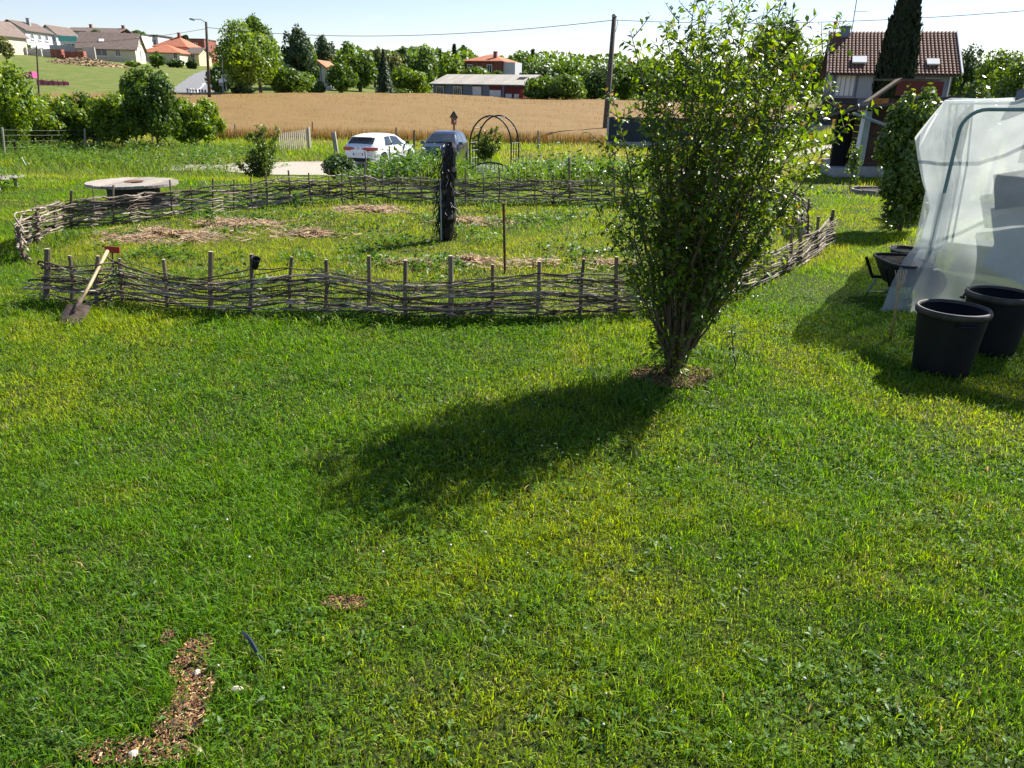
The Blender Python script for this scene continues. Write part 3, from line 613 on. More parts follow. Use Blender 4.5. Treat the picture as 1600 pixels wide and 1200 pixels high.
# ---- cable-reel table
mat('reel_top', (.30, .265, .225), .85, .3, 7, bump=.5, stretch=(1, 8, 1)); mat('reel_dark', (.05, .045, .04), .8, .4, 9)
def reel():
    d = 14.6; c = P(207, 286, d); z = c[2]; gz = h1(c[0], c[1]); root = thing('reel_table', (c[0], c[1], gz), 'round weathered cable-reel table behind the left rear fence', 'table')
    R_ = .79; n = 11
    for k in range(n):                                             # planks of the round top
        x0 = -R_ + 2 * R_ * k / n + .004; x1 = -R_ + 2 * R_ * (k + 1) / n - .004; top = []; q = []
        for x in np.linspace(x0, x1, 5): q.append((c[0] + x, c[1] - math.sqrt(max(R_ * R_ - x * x, 0.0004)), z - .025))
        for x in np.linspace(x1, x0, 5): q.append((c[0] + x, c[1] + math.sqrt(max(R_ * R_ - x * x, 0.0004)), z - .025))
        obj('plank', MB().prism(q, (0, 0, .045 + .004 * (k % 3))), 'reel_top', root)
    obj('drum', MB().lathe((c[0], c[1], gz), [(.48, .05), (.46, .1), (.45, z - gz - .026)], 22), 'reel_dark', root)
    obj('lower_disc', MB().lathe((c[0], c[1], gz), [(.76, -.02), (.76, .05), (.74, .055)], 30), 'reel_dark', root)
    obj('plate', MB().lathe((c[0] + .05, c[1] - .02, z + .029), [(.02, 0), (.14, .004), (.17, .012)], 16), 'rust', root)
reel()
# second small table at the left edge with a shrub under it
d = 16.6; c = P(-28, 277, d); gz = h1(c[0], c[1]); root = thing('small_table', (c[0], c[1], gz), 'pale table top cut by the left edge of the photo', 'table')
for k in range(6): obj('plank', MB().box((c[0] - .55 + .22 * k, c[1], c[2] + .002 * (k % 2)), (.212, .8, .03)), 'reel_top', root)
for sx in (-1, 1):
    for sy in (-1, 1): obj('leg', MB().box((c[0] + sx * .5, c[1] + sy * .3, (c[2] + gz) / 2 - .02), (.06, .06, c[2] - gz)), 'post_grey', root)
weeds('nettles', [(c[0] + .3, c[1] - .2, .55, .68, 520)], 'dark leafy nettles under the table at the left edge', 95, leaf=.08)
# ---- posts
def post(name, px, y0, y1, r_, m, label, cat='post', group=None, d=None, lean=0, square=False, extra=None):
    b = hit(px, y0) if d is None else col(px, d); t = P(px + lean, y1, b[1])
    if square:
        ax = Vector((t[0] - b[0], 0, t[2] - b[2])).normalized(); R_ = Matrix((ax.cross(Vector((0, -1, 0))), Vector((0, 1, 0)), ax)).transposed()
        mb = MB().box(((b[0] + t[0]) / 2, b[1], (b[2] + t[2]) / 2 - .08), (2 * r_, 2 * r_, t[2] - b[2] + .16), rot=R_, taper=.9)
    else:
        mb = MB().tube([(b[0], b[1], b[2] - .15), (b[0], b[1], b[2]), (t[0], b[1], t[2] - .03), (t[0], b[1], t[2])], [r_, r_, r_ * .92, r_ * .75], 8)
    o = obj(name, mb, m, loc=(b[0], b[1], b[2])); tag(o, label, cat, group); return o, Vector((t[0], b[1], t[2])), Vector(tuple(b))
wp = []
for px, y0, y1, ln, lb in [(8, 248, 199, -5, 'leaning grey fence post at the left edge of the meadow'), (134, 238, 201, -2, 'grey wooden fence post below the middle of the hedge'), (238, 231, 197, 0, 'grey fence post below the tall bush of the hedge'), (304, 222, 197, 0, 'grey fence post at the right end of the hedge'), (367, 216, 194, 0, 'grey fence post in front of the wheat, right of the hedge')]:
    o, t, b = post('fence_post', px, y0, y1, .055, 'post_grey', lb, 'fence post', 'posts of the wire fence', lean=ln); wp.append((t, b))
root = thing('wire_fence', wp[1][1], 'thin wire mesh strung between the grey meadow posts', 'fence')
for q in range(len(wp) - 1):
    (t0, b0), (t1, b1) = wp[q], wp[q + 1]
    for f in (.15, .35, .55, .75, .92):
        p0 = b0.lerp(t0, f); p1 = b1.lerp(t1, f); mid = (p0 + p1) / 2 - Vector((0, 0, .02)); obj('wire', MB().tube([p0, mid, p1], .006, 4), 'wire_mat', root)
    mb = MB()
    for s in np.linspace(.04, .96, 18):
        lo = b0.lerp(b1, s).lerp(t0.lerp(t1, s), .15); hi = b0.lerp(b1, s).lerp(t0.lerp(t1, s), .75); mb.tube([lo, hi], .004, 3)
    obj('mesh_wires', mb, 'wire_mat', root)
post('stick', 43, 263, 246, .025, 'white_paint', 'slanting white stick in the meadow at left', 'stick', lean=-9)
post('gate_post', 527, 246, 206, .11, 'post_grey', 'stout leaning grey gate post left of the white car', 'post', lean=-6, square=True)
for px, y0, y1, r_, lb in [(488, 215, 190, .045, 'thin post in the verge right of the picket gate'), (619, 232, 199, .05, 'reddish post behind the bonnet of the white car'), (647, 243, 203, .06, 'brown post standing between the two cars'), (841, 238, 204, .06, 'lone grey post in the verge right of the arch')]:
    post('verge_post', px, y0, y1, r_, 'post_grey' if px == 841 else 'stake_wood', lb, 'post')
# weed-patch stakes and green netting
leafmat('net_mat', (.03, .22, .15), (.02, .16, .11), .5, .6, .2)
nets = [(570, 290, 236, .02), (596, 290, 252, .018), (608, 290, 228, .03), (644, 292, 244, .022), (668, 292, 250, .02)]
tops = []
for k, (px, y0, y1, r_) in enumerate(nets):
    d = 24.5; b = col(px, d); t = P(px, y1, d)
    tag(obj('net_stake', MB().tube([(b[0], b[1], b[2] - .1), (t[0], t[1], t[2])], [r_, r_ * .9], 6), 'post_grey' if k != 2 else 'cut_wood', loc=tuple(b)),
        ['dark net stake right of the clipped bush', 'thin net stake behind the rear wattle fence', 'pale wooden stake in front of the white car', 'dark net stake right of the white car', 'net stake left of the black wrapped post'][k], 'stake', 'stakes of the green netting'); tops.append((b, t))
def net(name, A, B, z0, z1, label, seed):
    """plastic netting: strands crossing, joined in one sheet of strips"""
    r = np.random.default_rng(seed); mb = MB(); n = 46; m_ = 8; A = Vector(A); B = Vector(B)
    def q(s, f): p = A.lerp(B, s); p.z = h1(p.x, p.y) + z0 + (z1 - z0) * f + .05 * math.sin(s * 17 + f * 2) * f; p.y += .05 * math.sin(s * 23 + f * 4); return p
    for a in range(n + 1): mb.tube([q(a / n, f) for f in np.linspace(0, 1, 5)], .006, 3, False)
    for b in range(m_ + 1): mb.tube([q(s, b / m_) for s in np.linspace(0, 1, 24)], .006, 3, False)
    return tag(obj(name, mb, 'net_mat', loc=tuple(A)), label, 'netting')
net('garden_netting', tops[0][0], tops[-1][0], .15, .95, 'green plastic garden netting in front of the cars', 1)
a = col(965, 22.5); b = col(1075, 22.5); net('garden_netting', a, b, .1, .8, 'green plastic netting right of the lilac flowers', 2)
for k, px in enumerate((962, 1012)):
    b = col(px, 22.4); t = P(px, 236, 22.4); tag(obj('net_stake', MB().tube([(b[0], b[1], b[2] - .1), (t[0], t[1], t[2])], .015, 6), 'dark_metal', loc=tuple(b)), ['thin dark stake at the left end of the right-hand netting', 'thin dark stake half hidden by the fruit tree'][k], 'stake', 'stakes of the green netting')
# ---- picket gate
def picket_gate():
    b0 = hit(437, 240); b1 = hit(482, 236); root = thing('picket_gate', (b0 + b1) / 2, 'pale wooden picket gate standing open beside the drive', 'gate'); A = Vector(b0); B = Vector(b1)
    if abs(A.y - B.y) > 2.2: B.y = A.y + 2.0; B.x = P(482, 225, B.y)[0]; B.z = h1(B.x, B.y)
    dr = (B - A); dr.z = 0; ang = math.atan2(dr.y, dr.x); n = 15
    z0 = lambda p: p.z + .06
    for k in range(n):
        p = A.lerp(B, (k + .5) / n); hgt = 1.02 + .16 * (k / n) + .01 * math.sin(k * 3.1)
        top = [(-.036, 0), (.036, 0), (.036, hgt - .05), (0, hgt), (-.036, hgt - .05)]; u = Vector((math.cos(ang), math.sin(ang), 0)); nn = Vector((-u.y, u.x, 0))
        obj('picket', MB().prism([p + u * a - nn * .012 + Vector((0, 0, .06 + c_)) for a, c_ in top], nn * .022), 'picket_wood', root)
    u = dr.normalized(); nn = Vector((-u.y, u.x, 0))
    for f in (.25, .85):
        c_ = (A + B) / 2 + nn * .035 + Vector((0, 0, .06 + f)); obj('rail', MB().box(c_, (dr.length, .045, .09), rz=ang), 'picket_wood', root)
    obj('brace', MB().tube([A + nn * .04 + Vector((0, 0, .3)), B + nn * .04 + Vector((0, 0, .95))], .04, 4), 'picket_wood', root)
    obj('gate_stile', MB().box(B + u * .1 + Vector((0, 0, .62)), (.14, .12, 1.4), rz=ang), 'picket_wood', root)
mat('picket_wood', (.52, .44, .35), .85, .15, 10, stretch=(1, 1, .2)); picket_gate()
# ---- garden arch with low gate
def arch():
    d = 28; root = None; A = col(734, d); B = col(800, d); root = thing('garden_arch', (A + B) / 2, 'dark metal garden arch with trellis sides and a low curved gate', 'arch')
    zs = zpix(767, 226, d); zt = zpix(767, 181, d); cx = (A[0] + B[0]) / 2; hw = (B[0] - A[0]) / 2; dep = .55
    sh = .26                                                            # the arch stands slightly turned
    for dy in (0, dep):
        o = sh * dy / dep; pts = [(A[0] + o, d + dy, A[2] - .1), (A[0] + o, d + dy, zs)] + [(cx + o - hw * math.cos(t), d + dy, zs + (zt - zs) * math.sin(t)) for t in np.linspace(.1, math.pi - .1, 18)] + [(B[0] + o, d + dy, zs), (B[0] + o, d + dy, B[2] - .1)]
        obj('hoop', MB().tube(pts, .03, 6), 'dark_metal', root, smooth=True)
    for X_ in (A[0], B[0]):
        for f in (.33, .67): obj('side_bar', MB().tube([(X_ + sh * f, d + dep * f, A[2]), (X_ + sh * f, d + dep * f, zs + .1)], .018, 5), 'dark_metal', root)
        for z in np.linspace(A[2] + .2, zs + .05, 6): obj('rung', MB().tube([(X_, d, z), (X_ + sh, d + dep, z)], .018, 5), 'dark_metal', root)
    for t in np.linspace(.6, math.pi - .6, 4): obj('rung', MB().tube([(cx - hw * math.cos(t), d, zs + (zt - zs) * math.sin(t)), (cx + sh - hw * math.cos(t), d + dep, zs + (zt - zs) * math.sin(t))], .016, 5), 'dark_metal', root)
    gz = zpix(767, 262, d); gm = zpix(767, 254, d)
    top = [(cx + hw * .95 * s, d - .03, gz + (gm - gz) * (1 - s * s)) for s in np.linspace(-1, 1, 11)]; gt = obj('gate', MB().tube(top, .03, 6), 'dark_metal', root)
    for s in np.linspace(-.85, .85, 9): obj('gate_bar', MB().tube([(cx + hw * .95 * s, d - .03, A[2] + .12), (cx + hw * .95 * s, d - .03, gz + (gm - gz) * (1 - s * s))], .018, 5), 'galv', gt)
    obj('gate_bar', MB().tube([(cx - hw * .93, d - .03, A[2] + .12), (cx + hw * .93, d - .03, A[2] + .12)], .014, 5), 'dark_metal', gt)
arch()
# ---- bird-table house on a post
d = 45; b = col(709, d); z0 = zpix(709, 193, d); z1 = zpix(709, 174, d); root = thing('birdhouse', b, 'small birdhouse with steep dark roof on a post behind the dark car', 'birdhouse'); x = b[0]
obj('pole', MB().box((x, d, (b[2] + z0) / 2), (.1, .1, z0 - b[2])), 'stake_wood', root); mat('brick_red', (.30, .10, .07), .85, .25, 9)
obj('box', MB().box((x, d, z0 + .13), (.30, .26, .36)), 'brick_red', root); w_ = .21; zr = z0 + .3
for s in (-1, 1): obj('roof_board', MB().prism([(x + s * w_, d - .2, zr), (x + s * (w_ + .03), d - .2, zr + .02), (x + s * .02, d - .2, z1 + .03), (x, d - .2, z1 - .03)], (0, .4, 0)), 'reel_dark', root)
obj('gable', MB().prism([(x - w_ + .02, d - .17, zr), (x + w_ - .02, d - .17, zr), (x, d - .17, z1 - .05)], (0, .3, 0)), 'stake_wood', root)
obj('entrance', MB().lathe((x, d - .135, z0 + .16), [(.001, 0), (.05, .0)], 10).box((x + .06, d - .14, z0 + .12), (.06, .02, .12)), 'white_paint', root)
# ---- black bins
def bin_(px, py, D, H_, label, rz):
    b = hit(px, py); root = thing('black_tub', b, label, 'tub', 'black plastic tubs by the tunnel'); r1 = D / 2; r0 = r1 * .80; mb = MB(); n = 56; prof = [(r0 * .97, 0), (r0, .012)]
    for z in np.linspace(.03, H_ - .06, 6): prof.append((r0 + (r1 - r0) * z / H_, z))
    for r_, z in prof:
        for a in range(n): t = a / n * 6.2832; q = r_ * (1 + (.007 if a % 2 else -.004) * (.03 < z < H_ - .05)); mb.v.append((b[0] + q * math.cos(t), b[1] + q * math.sin(t), b[2] + z))
    for k in range(len(prof) - 1):
        for a in range(n): q = k * n; c_ = (a + 1) % n; mb.f.append((q + a, q + c_, q + n + c_, q + n + a))
    mb.f.append(tuple(range(n - 1, -1, -1))); i0 = len(mb.v)
    mb.lathe((b[0], b[1], b[2]), [(r1 * .955, H_ - .06), (r1 * .965, H_ - .005), (r0 * .96, .03)], n, (False, True)); obj('body', mb, 'black_plastic', root, smooth=True)
    obj('rim', MB().lathe((b[0], b[1], b[2]), [(r1 * .955, H_ - .045), (r1 * 1.045, H_ - .05), (r1 * 1.06, H_ - .02), (r1 * 1.03, H_ + .004), (r1 * .97, H_ + .004), (r1 * .95, H_ - .02)], n, (False, False)), 'tub_rim', root, smooth=True)
    for s in (0, math.pi):
        a = rz + s; c_ = Vector((b[0] + math.cos(a) * r1 * .985, b[1] + math.sin(a) * r1 * .985, b[2] + H_ - .085)); t = Vector((-math.sin(a), math.cos(a), 0)); o_ = Vector((math.cos(a), math.sin(a), 0))
        mbh = MB().tube([c_ - t * .075 + o_ * -.005, c_ - t * .07 + o_ * .028, c_ + t * .07 + o_ * .028, c_ + t * .075 + o_ * -.005], .011, 6).box(c_ + o_ * .006 + Vector((0, 0, .026)), (.14, .02, .012), rz=a + math.pi / 2); obj('handle', mbh, 'black_plastic', root)
    return root
mat('tub_rim', (.045, .04, .035), .6, .4, 12)
bin_(1468, 580, .535, .545, 'nearest black plastic tub with two handles on the lawn', -1.62)
bin_(1542, 549, .535, .545, 'black plastic tub standing behind the nearest one, against the film', -.75)
# ---- bamboo hand rake (split-end cane)
b = hit(1390, 534); t = Vector(P(1404, 455, 6.75)); root = thing('cane_picker', b, 'upright bamboo cane with splayed wire tines beside the tubs', 'cane'); B_ = Vector(tuple(b)); d_ = (t - B_)
mat('bamboo', (.42, .30, .13), .5, .2, 12)
obj('cane', MB().tube([B_, B_ + d_ * .5 + Vector((.004, 0, 0)), t], [.012, .011, .010], 8), 'bamboo', root, smooth=True)
for k in range(5):
    a = (k - 2) * .03; obj('tine', MB().tube([t - d_ * .05, t + d_.normalized() * .08 + Vector((a * .5, 0, 0)), t + d_.normalized() * .2 + Vector((a, .01 * k, 0))], .0035, 5), 'cut_wood', root)
obj('tie', MB().tube([t + d_.normalized() * .1 + Vector((-.035, 0, 0)), t + d_.normalized() * .1 + Vector((.05, .0, .0))], .004, 5), 'cut_wood', root); obj('tie', MB().tube([t + d_.normalized() * .17 + Vector((-.03, 0, .0)), t + d_.normalized() * .17 + Vector((.06, 0, 0))], .0035, 5), 'cut_wood', root)
# ---- wheelbarrow and pot of soil
def barrow():
    b = hit(1378, 466); x, y, z = b; root = thing('wheelbarrow', b, 'black wheelbarrow full of dark soil half behind the film', 'wheelbarrow'); zt = zpix(1375, 406, y)
    L_ = .38; rows = []
    for f, kx, ky in ((0, .55, .55), (.5, .8, .8), (1, 1, 1)):
        ring = []
        for t in np.linspace(0, 6.2832, 25):
            c, s = math.cos(t), math.sin(t); e = .55; ring.append((x + .16 + math.copysign(abs(c) ** e, c) * L_ * kx * .62, y + math.copysign(abs(s) ** e, s) * L_ * ky, zt - .26 * (1 - f)))
        rows.append(ring)
    mb = MB().grid(rows); mb.poly(rows[0][:-1]); obj('tray', mb, 'black_plastic', root, smooth=False)
    obj('tray_rim', MB().tube(rows[-1], .014, 6, False), 'tub_rim', root)
    soil = MB().grid([[(x + .16 + (p[0] - x - .16) * q, y + (p[1] - y) * q, zt - .03 + (1 - q) * .05 + .02 * random.random()) for p in rows[-1]] for q in (.01, .3, .6, .8, .97)]); obj('soil', soil, 'dark_soil', root, smooth=True)
    for s in (-1, 1):
        obj('handle', MB().tube([(x - .26, y + s * .25 - .25, zt + .02), (x - .05, y + s * .22, zt - .24), (x + .4, y + s * .12, z + .2)], .02, 6), 'black_plastic', root)
        obj('leg', MB().tube([(x - .0, y + s * .22, zt - .26), (x - .06, y + s * .24, z + .01), (x + .12, y + s * .22, z + .01), (x + .25, y + s * .16, zt - .28)], .014, 6), 'pipe_green', root)
    obj('wheel', MB().lathe((0, 0, 0), [(.04, -.04), (.16, -.04), (.18, 0), (.16, .04), (.04, .04)], 18), 'black_plastic', root, local=True).matrix_local = Matrix.Translation((.52, 0, .18)) @ Matrix.Rotation(math.pi / 2, 4, 'X')
barrow()
b = hit(1412, 412); root = thing('plant_pot', b, 'dark pot of soil with pale rim behind the wheelbarrow', 'pot'); r_ = .21
obj('body', MB().lathe((b[0], b[1], b[2]), [(r_ * .75, 0), (r_, .2), (r_ * .95, .2), (r_ * .8, .12)], 22, (True, False)), 'black_plastic', root, smooth=True); obj('rim', MB().lathe((b[0], b[1], b[2]), [(r_ * .98, .185), (r_ * 1.04, .19), (r_ * 1.03, .212), (r_ * .97, .21)], 22, (False, False)), 'concrete', root)
obj('soil', MB().lathe((b[0], b[1], b[2]), [(r_ * .9, .165), (r_ * .5, .18), (.01, .185)], 18, (False, True)), 'dark_soil', root)
# ---- ring-shaped low planter
c = RING; root = thing('round_planter', c, 'low round planter edged with pale boards near the shed', 'planter'); n = 12
for k in range(n):
    t0 = k / n * 6.2832; t1 = (k + .94) / n * 6.2832; R_ = .62; pts = []
    for t, r_ in ((t0, R_), (t1, R_), (t1, R_ - .05), (t0, R_ - .05)): pts.append((c[0] + math.cos(t) * r_ * 1.15, c[1] + math.sin(t) * r_, c[2] - .02))
    obj('edge_board', MB().prism(pts, (0, 0, .14 + .01 * math.sin(k * 2))), 'post_grey', root)
obj('soil', MB().lathe((c[0], c[1], c[2] + .07), [(.56, 0), (.3, .03), (.01, .04)], 20, (False, True)), 'dark_soil', root)
obj('stone', MB().box((c[0] + .3, c[1] - .2, c[2] + .13), (.3, .12, .07), rz=.5, taper=.7), 'concrete', root)
# ---- black plastic strip, pale stones and leaf in the lawn
p0 = hit(382, 1005); p1 = hit(412, 1047); mid = (p0 + p1) / 2; rows = []
for s in np.linspace(0, 1, 9): q = p0 * (1 - s) + p1 * s; rows.append([(q[0] - .008, q[1] - .004, q[2] + .055 + .012 * math.sin(s * 5)), (q[0], q[1], q[2] + .062 + .012 * math.sin(s * 5)), (q[0] + .008, q[1] + .004, q[2] + .052 + .012 * math.sin(s * 5))])
mb = MB().grid(rows).grid([[(a - 0, b, c_ - .003) for a, b, c_ in r_] for r_ in rows][::-1]); mat('strip_plastic', (.03, .04, .06), .3, .2, 9, spec=.5); tag(obj('plastic_strip', mb, 'strip_plastic', loc=tuple(mid)), 'short dark plastic strip lying in the grass', 'strip')
mat('stone_mat', (.50, .42, .34), .9, .2, 14, bump=.4)
def stone(px, py, s, label, sx=1.0):
    b = hit(px, py); r = np.random.default_rng(int(px)); mb = MB(); rows = []
    for k in range(6):
        f = k / 5; z = -s * .3 + s * .9 * f; rr = s * math.sin(.35 + f * 2.5) * .8; rows.append([(b[0] + math.cos(t) * rr * sx * r.uniform(.85, 1.15), b[1] + math.sin(t) * rr * r.uniform(.85, 1.15), b[2] + .02 + z) for t in np.linspace(0, 6.2832, 9)]); rows[-1][-1] = rows[-1][0]
    mb.grid(rows); mb.poly(rows[-1][:-1]); tag(obj('stone', mb, 'stone_mat', loc=tuple(b)), label, 'stone')
stone(309, 1058, .022, 'pale stone in the middle of the bark chip trail', .7); stone(210, 1186, .02, 'tan stone at the lower end of the bark chip trail'); stone(313, 1186, .026, 'pale pinkish stone in the grass at the bottom edge', .6); stone(371, 1085, .018, 'flat tan stone right of the bark chip trail', 1.8)
# ================================================================ POLYTUNNEL
def film_mat():
    m, n, b = nodes('film'); b.inputs['Base Color'].default_value = (.66, .69, .70, 1); b.inputs['Roughness'].default_value = .28; b.inputs['Specular IOR Level'].default_value = .5
    tc = n.nodes.new('ShaderNodeTexCoord'); no = n.nodes.new('ShaderNodeTexNoise'); no.inputs['Scale'].default_value = 2.2; no.inputs['Detail'].default_value = 5; n.links.new(tc.outputs['Object'], no.inputs[0])
    tl = n.nodes.new('ShaderNodeBsdfTranslucent'); tl.inputs[0].default_value = (.70, .73, .72, 1)
    tr = n.nodes.new('ShaderNodeBsdfTransparent'); tr.inputs[0].default_value = (.92, .94, .94, 1)
    m1 = n.nodes.new('ShaderNodeMixShader'); m1.inputs[0].default_value = .62; n.links.new(b.outputs[0], m1.inputs[1]); n.links.new(tl.outputs[0], m1.inputs[2])
    mr = n.nodes.new('ShaderNodeMapRange'); mr.inputs[1].default_value = .35; mr.inputs[2].default_value = .7; mr.inputs[3].default_value = .38; mr.inputs[4].default_value = .66; n.links.new(no.outputs[0], mr.inputs[0])
    m2 = n.nodes.new('ShaderNodeMixShader'); n.links.new(mr.outputs[0], m2.inputs[0]); n.links.new(m1.outputs[0], m2.inputs[1]); n.links.new(tr.outputs[0], m2.inputs[2]); n.links.new(m2.outputs[0], n.nodes['Material Output'].inputs[0])
    n2 = n.nodes.new('ShaderNodeTexNoise'); n2.inputs['Scale'].default_value = 7; n2.inputs['Detail'].default_value = 6; n.links.new(tc.outputs['Object'], n2.inputs[0]); bp = n.nodes.new('ShaderNodeBump'); bp.inputs['Strength'].default_value = .5; bp.inputs['Distance'].default_value = .05; n.links.new(n2.outputs[0], bp.inputs['Height']); n.links.new(bp.outputs[0], b.inputs['Normal'])
film_mat()
mat('tarp_grey', (.13, .15, .18), .6, .3, 6); mat('board_grey', (.16, .155, .15), .8, .2, 4); mat('board_pale', (.62, .62, .56), .7, .1, 3); mat('board_cream', (.55, .50, .40), .8, .15, 3)
def tunnel():
    O = Vector((TB[0], TB[1], 0)); fx = Vector((TF[0], TF[1], 0)); bk = Vector((TK[0], TK[1], 0)); fn = -bk
    root = thing('polytunnel', O, 'plastic film garden tunnel on a green pipe frame at the right edge', 'greenhouse')
    def pl(px, py, push=0.0):                                          # pixel -> (along front, height) on the front plane
        r_ = Vector(ray(px, py)); c = Vector(CP); o = O + fn * push; t = (o - c).dot(fn) / r_.dot(fn); p = c + r_ * t; return (p - O).dot(fx), p.z
    edge = [pl(*q) for q in ((1478, 156), (1455, 183), (1430, 214), (1435, 250), (1442, 285), (1455, 322), (1448, 345), (1438, 375), (1416, 400), (1402, 432), (1392, 466), (1378, 505))]
    es = np.array([e[0] for e in edge]); ez = np.array([e[1] for e in edge]); ez[-1] = .02; ztop = ez[0]; n = 46; zz = np.linspace(ztop, .012, n); el = np.interp(-zz, -ez, es); W = 4.2; rows = []
    for k, z in enumerate(zz):
        row = []
        for s in np.linspace(0, 1, 70) ** 1.5:
            a = el[k] + (W - el[k]) * s; low = sst(.75, 0, z) if z < .75 else 0
            wr_ = (.035 * math.sin(a * 9 + z * 1.3) + .02 * math.sin(a * 23 + z * 2.1) + .05 * (fnoise(a + 3, z, 2.2, 2) - .5)) * (.22 + low * .9)
            fl = low * (.16 + .52 * math.exp(-max(a + .35, 0) * 1.6)) ; p = O + fx * a + fn * (.05 + fl + wr_); p.z = max(z, h1(p.x, p.y) + .015); row.append(p)
        rows.append(row)
    obj('front_film', MB().grid(rows), 'film', root, smooth=True)
    # shoulder sheet turned back along the side, roof and far film
    side = []
    for t in np.linspace(0, 4.5, 16):
        side.append([O + fx * (np.interp(-z, -ez, es) * (1 if z > .8 else .5) - (.03 * math.sin(t * 5 + z * 3))) + bk * (t - .04) + Vector((0, 0, float(z))) for z in np.linspace(.03, ztop, 14)])
    obj('side_film', MB().grid(side), 'film', root, smooth=True)
    zr = 2.62; sx = el[0]
    prof = [(sx, ztop), (.45, ztop + .02), (.62, ztop + .10), (1.0, ztop + .34), (1.6, zr), (2.2, zr + .05), (2.8, zr), (3.5, ztop + .3), (W, ztop)]
    roof = [[O + fx * a + bk * (t - .12) + Vector((0, 0, z + .02 * math.sin(t * 4 + a * 5))) for a, z in prof] for t in np.linspace(0, 4.5, 16)]
    obj('roof_film', MB().grid(roof), 'film', root, smooth=True)
    gable = [[O + fx * a + fn * .06 + Vector((0, 0, ztop + (z - ztop) * f - .005)) for a, z in prof[1:-1]] for f in (0, .35, .7, 1)]; obj('gable_film', MB().grid(gable), 'film', root, smooth=True)
    tp = [[O + fx * a + fn * .13 + Vector((0, 0, z + dz)) for a, z in prof[1:7]] for dz in (-.02, .05, .075)]; tp.append([p + bk * .4 for p in tp[-1]]); obj('folded_tarp', MB().grid(tp), 'tarp_grey', root, smooth=True)
    # pipe frame
    zp = pl(1510, 170)[1]; a0 = .0; R_ = .22
    pts = [(0, 0.0), (.01, zp * .5), (.03, zp - R_)] + [(.03 + R_ - R_ * math.cos(t), zp - R_ + R_ * math.sin(t)) for t in np.linspace(.2, math.pi / 2, 7)] + [(1.2, zp + .02), (2.2, zp + .03), (W - .1, zp)]
    obj('door_hoop', MB().tube([O + fx * a + fn * .085 + Vector((0, 0, z)) for a, z in pts], .019, 8), 'pipe_green', root, smooth=True)
    for t in (0.6, 1.5, 3.0, 4.4): obj('hoop', MB().tube([O + fx * a + bk * t + Vector((0, 0, z)) for a, z in [(sx * .2, 0), (sx * .4, 1.2)] + [(a, z - .04) for a, z in prof] + [(W - .05, 0)]], .016, 6), 'pipe_green', root)
    obj('ridge_pipe', MB().tube([O + fx * 2.2 + bk * t + Vector((0, 0, zr - .01)) for t in (0, 4.4)], .016, 6), 'pipe_green', root)
    back = [[O + fx * a + bk * 4.45 + Vector((0, 0, z)) for a in np.linspace(sx, W, 12)] for z in np.linspace(.02, ztop, 6)]; obj('back_film', MB().grid(back), 'film', root, smooth=True)
    right = [[O + fx * (W + .02) + bk * t + Vector((0, 0, z)) for t in np.linspace(0, 4.5, 8)] for z in np.linspace(.02, ztop, 5)]; obj('side_film', MB().grid(right), 'film', root)
    # flap hanging at the corner
    fl = [[O + fx * (-.16 + .26 * s) + fn * (.14 + .02 * math.sin(s * 6 + z * 4)) + Vector((0, 0, z)) for s in np.linspace(0, 1, 6)] for z in np.linspace(1.22, .62, 8)]; obj('loose_flap', MB().grid(fl), 'film', root, smooth=True)
    # things kept inside, seen dimly through the film
    def board(name, m, a, z, w_, h_, tilt, back_, label, lean=.15):
        c = O + fx * a + bk * back_ + Vector((0, 0, z)); Rm = Matrix((fx, bk, Vector((0, 0, 1)))).transposed() @ Matrix.Rotation(tilt, 3, 'Y') @ Matrix.Rotation(-lean, 3, 'X')
        tag(obj('leaning_board', MB().box((0, 0, 0), (w_, .03, h_), rot=Rm), m, local=True), label, 'board').location = c
    board('grey_panel', 'board_grey', .72, 1.30, .55, .36, -.25, .16, 'dim grey panel seen through the tunnel film')
    board('pale_panel', 'board_pale', .95, .98, .9, .45, -.30, .20, 'pale board leaning behind the film below the grey panel')
    board('pale_panel', 'board_pale', .95, .52, .85, .40, .35, .14, 'lowest pale board slanting behind the film')
    board('cream_panel', 'board_cream', 1.1, 1.72, 1.0, .42, .02, .5, 'cream board high up behind the tunnel film')
tunnel()
